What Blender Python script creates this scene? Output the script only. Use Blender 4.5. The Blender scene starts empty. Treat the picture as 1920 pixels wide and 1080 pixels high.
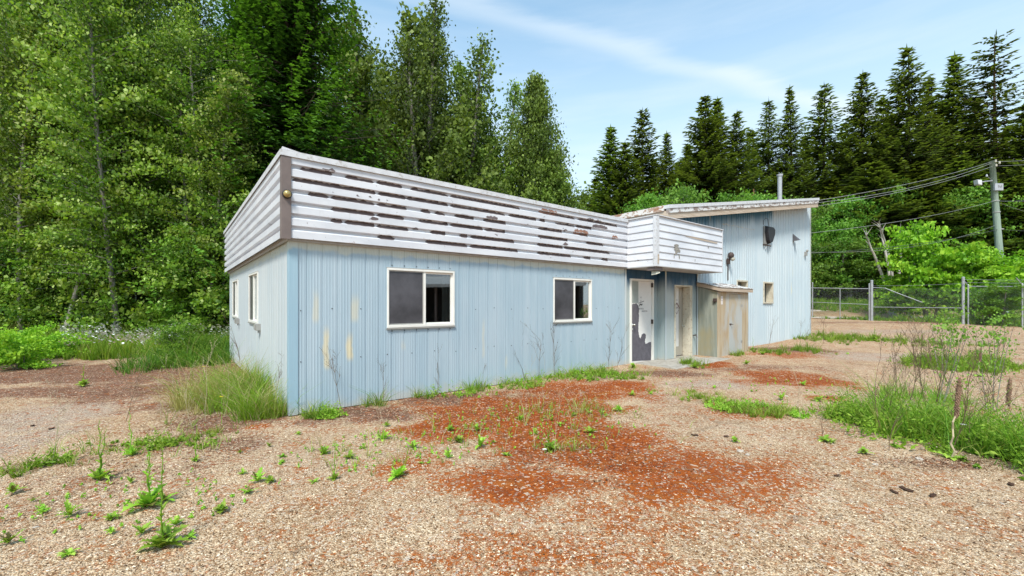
import bpy, math, random
import numpy as np
from mathutils import Vector

# ------------------------------------------------------------------ camera
F, CX, HY, CAMZ = 796.0, 960.0, 570.0, 1.5      # focal length (px of a 1920 wide frame), horizon row, eye height
SC = bpy.context.scene
cam_d = bpy.data.cameras.new('camera'); cam = bpy.data.objects.new('camera', cam_d)
SC.collection.objects.link(cam)
cam.location = (0, 0, CAMZ); cam.rotation_euler = (math.radians(90), 0, 0)
cam_d.sensor_width = 36; cam_d.lens = F*36/1920; cam_d.shift_y = (HY-540)/1920
cam_d.clip_start = 0.05; cam_d.clip_end = 3000
SC.camera = cam

# ------------------------------------------------------------------ light
SUN_EL, SUN_ROT = math.radians(54), math.radians(192)
w = bpy.data.worlds.new('World'); SC.world = w; w.use_nodes = True
nt = w.node_tree; nt.nodes.clear()
N = nt.nodes.new; L = nt.links.new
out = N('ShaderNodeOutputWorld'); bg = N('ShaderNodeBackground'); bg.inputs['Strength'].default_value = 0.125
sky = N('ShaderNodeTexSky'); sky.sky_type = 'NISHITA'; sky.sun_disc = False
sky.sun_elevation = SUN_EL; sky.sun_rotation = SUN_ROT; sky.air_density = 1.1; sky.dust_density = 0.9; sky.ozone_density = 1.0
tc = N('ShaderNodeTexCoord')
mp = N('ShaderNodeMapping'); mp.inputs['Rotation'].default_value = (0, math.radians(-14), math.radians(0)); mp.inputs['Scale'].default_value = (1.2, 1.2, 9.0)
L(tc.outputs['Generated'], mp.inputs['Vector'])
no = N('ShaderNodeTexNoise'); no.inputs['Scale'].default_value = 2.2; no.inputs['Detail'].default_value = 7; no.inputs['Roughness'].default_value = 0.55
L(mp.outputs[0], no.inputs['Vector'])
cr = N('ShaderNodeMapRange'); cr.inputs['From Min'].default_value = 0.42; cr.inputs['From Max'].default_value = 0.78
cr.inputs['To Min'].default_value = 0.06; cr.inputs['To Max'].default_value = 0.26
L(no.outputs['Fac'], cr.inputs['Value'])
sx = N('ShaderNodeSeparateXYZ'); L(tc.outputs['Generated'], sx.inputs[0])
hz = N('ShaderNodeMapRange'); hz.inputs['From Min'].default_value = 0.05; hz.inputs['From Max'].default_value = 0.66
hz.inputs['To Min'].default_value = 0.86; hz.inputs['To Max'].default_value = 0.0; hz.interpolation_type = 'LINEAR'
L(sx.outputs['Z'], hz.inputs['Value'])
mx = N('ShaderNodeMath'); mx.operation = 'ADD'; mx.use_clamp = True; L(cr.outputs[0], mx.inputs[0]); L(hz.outputs[0], mx.inputs[1])
# one long thin cirrus band
dp = N('ShaderNodeVectorMath'); dp.operation = 'DOT_PRODUCT'
_a = Vector(((860-960)/F, 1, 570/F)); _b = Vector(((1330-960)/F, 1, 440/F)); _n = _a.cross(_b).normalized()
nz = N('ShaderNodeVectorMath'); nz.operation = 'NORMALIZE'; L(tc.outputs['Generated'], nz.inputs[0])
L(nz.outputs[0], dp.inputs[0]); dp.inputs[1].default_value = _n
wv = N('ShaderNodeMath'); wv.operation = 'MULTIPLY_ADD'; L(no.outputs['Fac'], wv.inputs[0]); wv.inputs[1].default_value = 0.05; L(dp.outputs['Value'], wv.inputs[2])
ab = N('ShaderNodeMath'); ab.operation = 'ABSOLUTE'
sb = N('ShaderNodeMath'); sb.operation = 'SUBTRACT'; L(wv.outputs[0], sb.inputs[0]); sb.inputs[1].default_value = 0.028; L(sb.outputs[0], ab.inputs[0])
bd = N('ShaderNodeMapRange'); bd.inputs['From Min'].default_value = 0.0; bd.inputs['From Max'].default_value = 0.028
bd.inputs['To Min'].default_value = 0.26; bd.inputs['To Max'].default_value = 0.0; bd.interpolation_type = 'SMOOTHSTEP'
L(ab.outputs[0], bd.inputs['Value'])
mx2 = N('ShaderNodeMath'); mx2.operation = 'ADD'; mx2.use_clamp = True; L(mx.outputs[0], mx2.inputs[0]); L(bd.outputs[0], mx2.inputs[1])
mc = N('ShaderNodeMixRGB'); mc.inputs['Color2'].default_value = (4.2, 4.65, 4.95, 1)
L(mx2.outputs[0], mc.inputs['Fac']); tn = N('ShaderNodeMixRGB'); tn.blend_type = 'MULTIPLY'; tn.inputs[0].default_value = 1.0; tn.inputs['Color2'].default_value = (0.92, 1.28, 1.22, 1); L(sky.outputs[0], tn.inputs['Color1']); L(tn.outputs[0], mc.inputs['Color1']); L(mc.outputs[0], bg.inputs['Color']); L(bg.outputs[0], out.inputs[0])

sl = bpy.data.lights.new('sun', 'SUN'); sl.energy = 2.7; sl.angle = math.radians(12); sl.color = (1.0, 0.95, 0.87)
so = bpy.data.objects.new('sun', sl); SC.collection.objects.link(so)
sd = Vector((math.sin(SUN_ROT)*math.cos(SUN_EL), math.cos(SUN_ROT)*math.cos(SUN_EL), math.sin(SUN_EL)))
so.rotation_euler = sd.to_track_quat('Z', 'Y').to_euler()
SC.view_settings.view_transform = 'Standard'; SC.view_settings.look = 'None'; SC.view_settings.gamma = 1
SC.view_settings.exposure = 0.88
SC.render.engine = 'CYCLES'
SC.cycles.max_bounces = 6; SC.cycles.transparent_max_bounces = 8

# ------------------------------------------------------------------ helpers
col = SC.collection
rng = np.random.default_rng(7)
R = random.Random(5)

def tag(o, label=None, cat=None, group=None, kind=None):
    if label: o['label'] = label
    if cat: o['category'] = cat
    if group: o['group'] = group
    if kind: o['kind'] = kind
    return o

def empty(name, loc=(0, 0, 0), rz=0, label=None, cat=None, group=None):
    o = bpy.data.objects.new(name, None); o.empty_display_size = 0.2; col.objects.link(o)
    o.location = loc; o.rotation_euler = (0, 0, rz)
    return tag(o, label, cat, group)

def link(name, me, parent=None, label=None):
    o = bpy.data.objects.new(name, me); col.objects.link(o)
    if parent: o.parent = parent
    if label: o['label'] = label
    return o

def np_mesh(name, V, Fq, mat, attrs=None, smooth=False):
    """V (n,3); Fq (m,k) faces all of k corners; attrs {name: per-face float} """
    me = bpy.data.meshes.new(name)
    V = np.asarray(V, np.float32); Fq = np.asarray(Fq, np.int32); m, k = Fq.shape
    me.vertices.add(len(V)); me.vertices.foreach_set('co', V.ravel())
    me.loops.add(m*k); me.loops.foreach_set('vertex_index', Fq.ravel())
    me.polygons.add(m); me.polygons.foreach_set('loop_start', np.arange(0, m*k, k, dtype=np.int32))
    me.update(calc_edges=True)
    if smooth: me.polygons.foreach_set('use_smooth', np.ones(m, bool))
    for a, v in (attrs or {}).items():
        dom = 'FACE' if len(v) == m and len(v) != len(V) else 'POINT'
        at = me.attributes.new(a, 'FLOAT', dom); at.data.foreach_set('value', np.asarray(v, np.float32))
    if mat: me.materials.append(mat)
    return me

class MB:
    def __init__(s): s.v = []; s.f = []; s.t = []
    def quad(s, a, b, c, d, t=0.5):
        n = len(s.v); s.v += [tuple(a), tuple(b), tuple(c), tuple(d)]; s.f.append((n, n+1, n+2, n+3)); s.t.append(t)
    def poly(s, pts, t=0.5):
        n = len(s.v); s.v += [tuple(p) for p in pts]; s.f.append(tuple(range(n, n+len(pts)))); s.t.append(t)
    def box(s, x0, x1, y0, y1, z0, z1, t=0.5):
        if x0 > x1: x0, x1 = x1, x0
        if y0 > y1: y0, y1 = y1, y0
        if z0 > z1: z0, z1 = z1, z0
        s.hexa([(x0, y0, z0), (x1, y0, z0), (x1, y1, z0), (x0, y1, z0), (x0, y0, z1), (x1, y0, z1), (x1, y1, z1), (x0, y1, z1)], t)
    def hexa(s, p, t=0.5):
        n = len(s.v); s.v += [tuple(q) for q in p]
        for f in ((0, 3, 2, 1), (4, 5, 6, 7), (0, 1, 5, 4), (1, 2, 6, 5), (2, 3, 7, 6), (3, 0, 4, 7)):
            s.f.append(tuple(n+i for i in f)); s.t.append(t)
    def prism(s, pts, d, t=0.5):
        """planar outline pts extruded by vector d"""
        n = len(s.v); k = len(pts); d = Vector(d)
        s.v += [tuple(p) for p in pts] + [tuple(Vector(p)+d) for p in pts]
        s.f.append(tuple(range(n, n+k))[::-1]); s.t.append(t)
        s.f.append(tuple(range(n+k, n+2*k))); s.t.append(t)
        for i in range(k):
            j = (i+1) % k; s.f.append((n+i, n+j, n+k+j, n+k+i)); s.t.append(t)
    def tube(s, pts, rad, seg=6, t=0.5, cap=True):
        pts = [Vector(p) for p in pts]
        if not hasattr(rad, '__len__'): rad = [rad]*len(pts)
        base = len(s.v); up = Vector((0.13, 0.21, 0.97))
        for i, p in enumerate(pts):
            d = (pts[min(i+1, len(pts)-1)]-pts[max(i-1, 0)])
            if d.length < 1e-9: d = Vector((0, 0, 1))
            d.normalize(); a = d.cross(up)
            if a.length < 1e-3: a = d.cross(Vector((1, 0, 0)))
            a.normalize(); b = d.cross(a)
            for k in range(seg):
                th = 2*math.pi*k/seg; s.v.append(tuple(p+(a*math.cos(th)+b*math.sin(th))*rad[i]))
        for i in range(len(pts)-1):
            for k in range(seg):
                k2 = (k+1) % seg
                s.f.append((base+i*seg+k, base+i*seg+k2, base+(i+1)*seg+k2, base+(i+1)*seg+k)); s.t.append(t)
        if cap:
            s.f.append(tuple(base+k for k in range(seg))); s.t.append(t)
            e = base+(len(pts)-1)*seg; s.f.append(tuple(e+k for k in range(seg))[::-1]); s.t.append(t)
    def lathe(s, c, prof, seg=20, axis='z', t=0.5):
        """prof list of (r, h) about axis through c"""
        base = len(s.v); c = Vector(c)
        for r, h in prof:
            for k in range(seg):
                th = 2*math.pi*k/seg; x, y = r*math.cos(th), r*math.sin(th)
                q = {'z': (x, y, h), 'y': (x, h, y), 'x': (h, x, y)}[axis]
                s.v.append(tuple(c+Vector(q)))
        for i in range(len(prof)-1):
            for k in range(seg):
                k2 = (k+1) % seg; s.f.append((base+i*seg+k, base+i*seg+k2, base+(i+1)*seg+k2, base+(i+1)*seg+k)); s.t.append(t)
        s.f.append(tuple(base+k for k in range(seg))); s.t.append(t)
        e = base+(len(prof)-1)*seg; s.f.append(tuple(e+k for k in range(seg))); s.t.append(t)
    def mesh(s, name, mat, smooth=False):
        me = bpy.data.meshes.new(name); me.from_pydata(s.v, [], s.f)
        a = me.attributes.new('tint', 'FLOAT', 'FACE'); a.data.foreach_set('value', np.array(s.t, np.float32))
        if smooth: me.polygons.foreach_set('use_smooth', np.ones(len(s.f), bool))
        me.materials.append(mat); me.update(); return me
    def build(s, name, mat, parent=None, label=None, smooth=False, bevel=0):
        o = link(name, s.mesh(name, mat, smooth), parent, label)
        if bevel:
            b = o.modifiers.new('bevel', 'BEVEL'); b.width = bevel; b.segments = 2; b.limit_method = 'ANGLE'
        return o

def copy_thing(o, loc, rz=0, scale=1, label=None, parent=None):
    c = o.copy(); col.objects.link(c); c.parent = parent
    if parent is None:
        c.location = loc; c.rotation_euler = (0, 0, rz); c.scale = (scale,)*3 if not hasattr(scale, '__len__') else scale
        if label: c['label'] = label
    for ch in o.children: copy_thing(ch, None, parent=c)
    return c

# ------------------------------------------------------------------ materials
class NT:
    def __init__(s, name, rough=0.8, spec=0.25):
        s.m = bpy.data.materials.new(name); s.m.use_nodes = True; s.t = s.m.node_tree
        s.b = s.t.nodes['Principled BSDF']; s.b.inputs['Roughness'].default_value = rough
        s.b.inputs['Specular IOR Level'].default_value = spec
        s.out = s.t.nodes['Material Output']
        s.tc = s.t.nodes.new('ShaderNodeTexCoord'); s.obj = s.tc.outputs['Object']
    def n(s, ty, **kw):
        x = s.t.nodes.new(ty)
        for k, v in kw.items(): setattr(x, k, v)
        return x
    def l(s, a, b): s.t.links.new(a, b)
    def set(s, sock, v):
        if hasattr(v, 'is_output') or isinstance(v, bpy.types.NodeSocket): s.l(v, sock)
        else: sock.default_value = v
    def map(s, scale=(1, 1, 1), src=None, rot=(0, 0, 0), loc=(0, 0, 0)):
        m = s.n('ShaderNodeMapping'); m.inputs['Scale'].default_value = scale; m.inputs['Rotation'].default_value = rot; m.inputs['Location'].default_value = loc
        s.l(src or s.obj, m.inputs['Vector']); return m.outputs[0]
    def noise(s, scale, detail=4, rough=0.6, vec=None, dist=0):
        x = s.n('ShaderNodeTexNoise'); x.inputs['Scale'].default_value = scale; x.inputs['Detail'].default_value = detail
        x.inputs['Roughness'].default_value = rough; x.inputs['Distortion'].default_value = dist
        s.l(vec or s.obj, x.inputs['Vector']); return x.outputs['Fac']
    def vor(s, scale, vec=None, feature='F1', outp='Color', rnd=1):
        x = s.n('ShaderNodeTexVoronoi'); x.feature = feature; x.inputs['Scale'].default_value = scale
        x.inputs['Randomness'].default_value = rnd
        s.l(vec or s.obj, x.inputs['Vector']); return x.outputs[outp]
    def ramp(s, v, a, b, lo=0.0, hi=1.0, smooth=True):
        x = s.n('ShaderNodeMapRange'); x.interpolation_type = 'SMOOTHSTEP' if smooth else 'LINEAR'
        for k, q in (('From Min', a), ('From Max', b), ('To Min', lo), ('To Max', hi)): x.inputs[k].default_value = q
        s.l(v, x.inputs['Value']); return x.outputs[0]
    def math(s, op, a, b=0.0, c=0.0):
        x = s.n('ShaderNodeMath'); x.operation = op
        for i, q in enumerate((a, b, c)):
            if i < len(x.inputs): s.set(x.inputs[i], q)
        return x.outputs[0]
    def mix(s, f, a, b, mode='MIX'):
        x = s.n('ShaderNodeMixRGB'); x.blend_type = mode
        s.set(x.inputs[0], f)
        for i, q in ((1, a), (2, b)): s.set(x.inputs[i], (*q, 1) if isinstance(q, tuple) and len(q) == 3 else q)
        return x.outputs[0]
    def cramp(s, v, stops):
        x = s.n('ShaderNodeValToRGB'); e = x.color_ramp.elements
        while len(e) < len(stops): e.new(0.5)
        for el, (p, c) in zip(e, stops): el.position = p; el.color = (*c, 1)
        s.l(v, x.inputs[0]); return x.outputs[0]
    def attr(s, name):
        x = s.n('ShaderNodeAttribute'); x.attribute_name = name; return x.outputs['Fac']
    def xyz(s, v=None):
        x = s.n('ShaderNodeSeparateXYZ'); s.l(v or s.obj, x.inputs[0]); return x.outputs
    def color(s, c): s.set(s.b.inputs['Base Color'], (*c, 1) if isinstance(c, tuple) else c)
    def bump(s, h, strength=0.3, dist=0.01):
        x = s.n('ShaderNodeBump'); x.inputs['Strength'].default_value = strength; x.inputs['Distance'].default_value = dist
        s.l(h, x.inputs['Height']); s.l(x.outputs[0], s.b.inputs['Normal'])

def plain(name, c, rough=0.7, var=0.15, scale=6, spec=0.25, metal=0, dirt=None):
    m = NT(name, rough, spec); m.b.inputs['Metallic'].default_value = metal
    nf = m.noise(scale, 5, 0.65)
    cc = m.mix(m.ramp(nf, 0.3, 0.7), tuple(x*(1-var) for x in c), tuple(min(1, x*(1+var)) for x in c))
    if dirt: cc = m.mix(m.ramp(m.noise(scale*2.3, 6, 0.7), 0.52, 0.68, 0, 0.8), cc, dirt)
    m.color(cc); return m.m

def leaf_mat(name, stops, trans=0.35, rough=0.55, objvar=0.25):
    m = NT(name, rough, 0.3)
    c = m.cramp(m.attr('tint'), stops)
    oi = m.n('ShaderNodeObjectInfo')
    hs = m.n('ShaderNodeHueSaturation'); m.l(c, hs.inputs['Color'])
    m.l(m.ramp(oi.outputs['Random'], 0, 1, 1-objvar, 1+objvar, False), hs.inputs['Value'])
    m.l(m.ramp(oi.outputs['Random'], 0, 1, 0.487, 0.509, False), hs.inputs['Hue'])
    m.color(hs.outputs[0])
    tr = m.n('ShaderNodeBsdfTranslucent'); m.l(m.mix(1.0, hs.outputs[0], (1.15, 1.2, 0.6), 'MULTIPLY'), tr.inputs['Color'])
    ms = m.n('ShaderNodeMixShader'); ms.inputs[0].default_value = trans
    m.l(m.b.outputs[0], ms.inputs[1]); m.l(tr.outputs[0], ms.inputs[2]); m.l(ms.outputs[0], m.out.inputs[0])
    return m.m

def siding(name, base, pale, deep_under=None, streaks=()):
    """painted metal sheet, sun-bleached in vertical streaks"""
    m = NT(name, 0.5, 0.35)
    st = m.noise(1.0, 5, 0.6, m.map((5.5, 5.5, 0.28)))
    big = m.noise(0.55, 3, 0.5)
    fine = m.noise(1.0, 3, 0.7, m.map((60, 60, 1.3)))
    f = m.math('ADD', m.math('MULTIPLY', st, 0.6), m.math('MULTIPLY', big, 0.4))
    c = m.mix(m.ramp(f, 0.36, 0.66), base, pale)
    c = m.mix(m.ramp(fine, 0.3, 0.75, 0, 0.22), c, tuple(x*0.72 for x in base))
    o = m.xyz()
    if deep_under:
        # unbleached deep blue paint, with canopy/eave shade worked into the colour
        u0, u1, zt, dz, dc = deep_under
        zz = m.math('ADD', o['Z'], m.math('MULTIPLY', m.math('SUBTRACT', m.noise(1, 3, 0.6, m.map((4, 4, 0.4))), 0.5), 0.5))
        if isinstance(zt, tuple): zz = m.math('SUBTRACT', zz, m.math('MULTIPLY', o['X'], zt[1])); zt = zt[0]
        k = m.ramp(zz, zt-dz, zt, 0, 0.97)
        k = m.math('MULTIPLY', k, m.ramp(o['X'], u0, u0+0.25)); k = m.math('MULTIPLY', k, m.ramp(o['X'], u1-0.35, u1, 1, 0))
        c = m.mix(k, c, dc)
    for (u_, z0_, z1_, w_, a_) in streaks:
        wob = m.math('ADD', o['X'], m.math('MULTIPLY', m.math('SUBTRACT', m.noise(3, 4, 0.6), 0.5), 0.10))
        dx = m.math('ABSOLUTE', m.math('SUBTRACT', wob, u_))
        k = m.math('MULTIPLY', m.ramp(dx, w_*.3, w_, 1, 0), m.math('MULTIPLY', m.ramp(o['Z'], z0_, z0_+.12), m.ramp(o['Z'], z1_-.25, z1_, 1, 0)))
        c = m.mix(m.math('MULTIPLY', k, a_), c, (0.62, 0.54, 0.36))
    # chalky cream primer: bands under the fascia and round openings, few runs
    runs = m.noise(1.0, 2, 0.5, m.map((2.6, 2.6, 0.55), loc=(3, 1, 0)))
    c = m.mix(m.ramp(runs, 0.70, 0.76, 0, 0.55), c, (0.60, 0.56, 0.42))
    top = m.math('ADD', o['Z'], m.math('MULTIPLY', m.math('SUBTRACT', m.noise(3.1, 3, 0.6), 0.5), 0.22))
    if not deep_under: c = m.mix(m.ramp(top, 2.20, 2.25, 0, 0.85), c, (0.52, 0.53, 0.46))
    low = m.math('ADD', o['Z'], m.math('MULTIPLY', m.math('SUBTRACT', m.noise(4.1, 5, 0.7), 0.5), 0.5))
    c = m.mix(m.ramp(low, 0.02, 0.24, 0.55, 0.0), c, (0.46, 0.42, 0.34))
    sp = m.noise(38, 2, 0.5); c = m.mix(m.ramp(sp, 0.74, 0.78, 0, 0.6), c, (0.20, 0.18, 0.15))
    m.color(c); m.bump(m.noise(2.2, 3, 0.5), 0.15, 0.02)
    return m.m

def peel_mat(name, amount=1.0, pitch=0.157, z0=2.36, band=True):
    """white painted metal siding with the paint flaking off to brown"""
    m = NT(name, 0.42, 0.35)
    o = m.xyz()
    zc = m.math('DIVIDE', m.math('SUBTRACT', o['Z'], z0), pitch)
    row = m.math('FLOOR', zc); fr = m.math('FRACT', zc)
    cb = m.n('ShaderNodeCombineXYZ'); m.l(o['X'], cb.inputs[0]); m.l(m.math('MULTIPLY', row, 3.71), cb.inputs[1]); m.l(o['Y'], cb.inputs[2])
    rown = m.noise(1.0, 2, 0.5, m.map((0.62, 1, 0.62), cb.outputs[0]))
    edge = m.noise(11, 6, 0.75, m.map((0.6, 0.6, 1.6)))
    jit = m.math('ADD', rown, m.math('MULTIPLY', m.math('SUBTRACT', edge, 0.5), 0.42))
    rowpeel = m.ramp(jit, 0.475, 0.485)
    fj = m.math('ADD', fr, m.math('MULTIPLY', m.math('SUBTRACT', edge, 0.5), 0.4))
    bandm = m.math('MULTIPLY', m.ramp(fj, 0.16, 0.2), m.ramp(fj, 0.50, 0.54, 1, 0))
    peel = m.math('MULTIPLY', rowpeel, bandm)
    if not band: peel = m.math('MULTIPLY', peel, 0.0)
    patch = m.ramp(m.math('ADD', m.noise(3.2, 6, 0.62, m.map((0.55, 0.55, 1.4), loc=(4.2, 0, 1))), m.ramp(o['X'], 2.5, 6.5, 0, 0.055) if band else 0.0), 0.665 if band else 0.71, 0.675 if band else 0.72)
    chips = m.ramp(m.noise(21, 3, 0.6, m.map((0.7, 0.7, 1))), 0.70, 0.71)
    big = m.ramp(m.noise(0.9, 2), 0.42, 0.52)
    peel = m.math('MAXIMUM', peel, m.math('MULTIPLY', patch, 0.95)); peel = m.math('MAXIMUM', peel, m.math('MULTIPLY', chips, big))
    peel = m.math('MULTIPLY', peel, amount)
    white = m.mix(m.ramp(m.noise(1.3, 4, 0.6, m.map((1, 1, 3))), 0.3, 0.7), (0.55, 0.56, 0.60), (0.66, 0.66, 0.69))
    white = m.mix(m.ramp(m.noise(1, 5, 0.7, m.map((9, 9, 1.2))), 0.55, 0.75, 0, 0.35), white, (0.48, 0.47, 0.46))
    brown = m.mix(m.ramp(m.noise(2.0, 4), 0.35, 0.65), (0.13, 0.10, 0.10), (0.22, 0.17, 0.155))
    rust = m.mix(m.ramp(m.noise(0.9, 2, 0.5, m.map((1, 1, 1), loc=(7, 2, 5))), 0.60, 0.66), brown, (0.34, 0.18, 0.12))
    m.color(m.mix(peel, white, rust))
    m.bump(m.math('SUBTRACT', 1.0, peel), 0.5, 0.003)
    return m.m

def wood_mat(name, a, b, grain=(18, 18, 1.2), stain=None, paint=None):
    m = NT(name, 0.85, 0.15)
    g = m.noise(1.0, 6, 0.65, m.map(grain), 0.6)
    c = m.mix(m.ramp(g, 0.32, 0.68), a, b)
    if stain: c = m.mix(m.ramp(m.noise(1.6, 4, 0.6, m.map((1.4, 1.4, 0.6))), 0.42, 0.66, 0, 0.85), c, stain)
    if paint:
        p = m.ramp(m.noise(5.5, 6, 0.7, m.map((0.8, 0.8, 1.5))), 0.47, 0.50)
        c = m.mix(p, c, paint)
    m.color(c); m.bump(g, 0.3, 0.004)
    return m.m

def glass_mat(name, tint=(0.05, 0.055, 0.06), refl=0.22, rough=0.02):
    m = NT(name, 0.5, 0.3); t = m.t
    tr = m.n('ShaderNodeBsdfTransparent'); tr.inputs[0].default_value = (0.55, 0.58, 0.6, 1)
    gl = m.n('ShaderNodeBsdfGlossy'); gl.inputs['Roughness'].default_value = rough; gl.inputs['Color'].default_value = (0.85, 0.9, 0.92, 1)
    lw = m.n('ShaderNodeLayerWeight'); lw.inputs['Blend'].default_value = 0.35
    ms = m.n('ShaderNodeMixShader'); m.l(m.ramp(lw.outputs['Facing'], 0, 1, refl, 0.75, False), ms.inputs[0])
    m.l(tr.outputs[0], ms.inputs[1]); m.l(gl.outputs[0], ms.inputs[2]); m.l(ms.outputs[0], m.out.inputs[0])
    return m.m

M = {}
M['blue'] = siding('faded_blue_metal_siding', (0.325, 0.425, 0.495), (0.400, 0.485, 0.545), None, [(0.46, .55, 1.25, .05, .8), (0.78, .65, 1.15, .06, .9), (0.32, 1.2, 1.75, .06, .45), (0.85, 1.2, 1.7, .08, .5), (1.6, .75, 1.0, .05, .4), (3.1, .5, 1.3, .04, .3)])
M['blue_left'] = siding('chalky_blue_metal_siding', (0.45, 0.50, 0.53), (0.53, 0.56, 0.57))
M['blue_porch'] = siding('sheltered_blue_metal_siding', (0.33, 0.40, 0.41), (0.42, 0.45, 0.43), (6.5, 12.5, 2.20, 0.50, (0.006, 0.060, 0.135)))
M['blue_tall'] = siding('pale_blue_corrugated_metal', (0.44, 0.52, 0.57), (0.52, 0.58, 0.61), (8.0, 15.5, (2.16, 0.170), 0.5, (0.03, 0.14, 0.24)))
M['corner'] = siding('blue_corner_flashing', (0.27, 0.41, 0.50), (0.34, 0.47, 0.55))
M['peel'] = peel_mat('peeling_white_fascia', 1.0)
M['white_side'] = peel_mat('white_fascia_metal', 0.55, band=False)
M['canopy'] = peel_mat('white_canopy_siding', 1.0, band=False)
M['white'] = plain('white_painted_metal', (0.57, 0.57, 0.59), 0.45, 0.08, dirt=(0.36, 0.33, 0.30))
M['vinyl'] = plain('white_window_vinyl', (0.74, 0.72, 0.67), 0.35, 0.05, 4)
M['grey_metal'] = plain('grey_aluminium', (0.36, 0.35, 0.33), 0.4, 0.1, metal=0.3)
M['trim_brown'] = plain('brown_painted_trim', (0.17, 0.135, 0.125), 0.5, 0.12, 3)
M['soffit'] = plain('grey_soffit', (0.42, 0.41, 0.40), 0.7, 0.1)
M['screen'] = plain('insect_screen', (0.062, 0.06, 0.068), 0.3, 0.45, 1.6, 0.5)
M['glass'] = glass_mat('window_glass')
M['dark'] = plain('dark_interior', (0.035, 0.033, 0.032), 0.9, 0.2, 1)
M['curtain'] = plain('cream_curtain', (0.48, 0.46, 0.38), 0.9, 0.1, 3)
M['concrete'] = plain('weathered_concrete', (0.34, 0.31, 0.27), 0.9, 0.2, 5, dirt=(0.2, 0.16, 0.12))
M['roof'] = plain('grey_roofing', (0.22, 0.22, 0.22), 0.9, 0.2, 2)
M['door_white'] = plain('white_door_paint', (0.70, 0.68, 0.65), 0.5, 0.05, 3)
M['door_cream'] = plain('cream_frame_paint', (0.56, 0.51, 0.41), 0.6, 0.1, 6, dirt=(0.34, 0.25, 0.16))
M['primer'] = plain('grey_exposed_primer', (0.115, 0.105, 0.12), 0.75, 0.15, 9)
M['door_tan'] = wood_mat('stained_door_skin', (0.34, 0.31, 0.26), (0.43, 0.39, 0.32), stain=(0.25, 0.19, 0.13))
M['ply_grey'] = wood_mat('grey_green_plywood', (0.20, 0.22, 0.19), (0.31, 0.32, 0.27), (14, 14, 1.0), stain=(0.29, 0.25, 0.15))
M['ply_tan'] = wood_mat('peeling_tan_plywood', (0.36, 0.25, 0.14), (0.50, 0.43, 0.32), (16, 16, 0.8), stain=(0.42, 0.42, 0.40))
M['ply_blue'] = wood_mat('washed_out_door_board', (0.38, 0.40, 0.40), (0.46, 0.45, 0.41), (18, 18, 0.7), stain=(0.42, 0.32, 0.20))
M['fascia_wood'] = wood_mat('bare_fascia_board', (0.38, 0.29, 0.21), (0.52, 0.43, 0.35), (1.5, 1.5, 22), paint=None)
M['fascia_peel'] = wood_mat('flaking_fascia_board', (0.20, 0.16, 0.15), (0.36, 0.29, 0.25), (1.5, 1.5, 22), paint=(0.62, 0.61, 0.60))
M['shingle'] = wood_mat('flaking_drip_edge', (0.30, 0.15, 0.09), (0.42, 0.34, 0.28), (3, 3, 12), paint=(0.64, 0.60, 0.57))
M['black'] = plain('black_plastic', (0.022, 0.022, 0.026), 0.5, 0.3, 5)
M['brass'] = plain('brass_lamp', (0.42, 0.32, 0.13), 0.32, 0.12, 8, metal=0.55)
M['chrome'] = plain('worn_chrome', (0.45, 0.45, 0.43), 0.25, 0.1, metal=0.8)
M['hinge'] = plain('dark_bronze_hinge', (0.07, 0.05, 0.045), 0.5)
M['ink'] = plain('black_lettering', (0.02, 0.02, 0.022), 0.6)
M['ink_grey'] = plain('faded_grey_lettering', (0.19, 0.18, 0.19), 0.6)
M['ink_red'] = plain('faded_dark_red_ink', (0.17, 0.08, 0.08), 0.6)
M['paper'] = plain('paper_notice', (0.66, 0.60, 0.56), 0.8)
M['screw'] = plain('screw_head', (0.09, 0.09, 0.10), 0.5)
M['galv'] = plain('galvanised_steel', (0.40, 0.41, 0.43), 0.45, 0.12, 5, metal=0.3)
M['pole'] = wood_mat('treated_pole_wood', (0.20, 0.26, 0.21), (0.30, 0.36, 0.30), (14, 14, 0.8))
M['wire'] = plain('weathered_cable', (0.26, 0.27, 0.26), 0.6)
M['wire_dark'] = plain('black_cable', (0.05, 0.055, 0.055), 0.6)
M['bark_grey'] = wood_mat('grey_brown_bark', (0.13, 0.12, 0.10), (0.30, 0.28, 0.24), (9, 9, 2))
M['bark_birch'] = wood_mat('pale_birch_bark', (0.34, 0.29, 0.24), (0.60, 0.56, 0.50), (5, 5, 6))
M['bark_dark'] = wood_mat('dark_conifer_bark', (0.045, 0.035, 0.028), (0.12, 0.09, 0.07), (9, 9, 2))
M['bark_red'] = wood_mat('reddish_conifer_bark', (0.10, 0.06, 0.04), (0.20, 0.125, 0.09), (9, 9, 2))
G = [(0.0, (0.018, 0.05, 0.009)), (0.35, (0.055, 0.13, 0.017)), (0.7, (0.12, 0.23, 0.028)), (1.0, (0.24, 0.34, 0.06))]
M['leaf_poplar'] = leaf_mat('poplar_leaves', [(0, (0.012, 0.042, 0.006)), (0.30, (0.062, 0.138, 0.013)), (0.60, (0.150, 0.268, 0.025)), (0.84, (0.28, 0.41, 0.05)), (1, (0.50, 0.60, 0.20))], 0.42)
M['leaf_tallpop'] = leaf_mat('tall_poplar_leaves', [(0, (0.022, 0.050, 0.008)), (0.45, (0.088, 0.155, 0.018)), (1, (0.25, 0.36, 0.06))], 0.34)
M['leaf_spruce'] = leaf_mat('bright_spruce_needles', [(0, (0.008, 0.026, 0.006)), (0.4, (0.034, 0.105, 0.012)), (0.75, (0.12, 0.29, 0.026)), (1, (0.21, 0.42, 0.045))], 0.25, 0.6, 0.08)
M['leaf_fir'] = leaf_mat('dark_fir_needles', [(0, (0.016, 0.036, 0.012)), (0.45, (0.078, 0.122, 0.022)), (1, (0.23, 0.30, 0.05))], 0.3, 0.65, 0.22)
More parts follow.
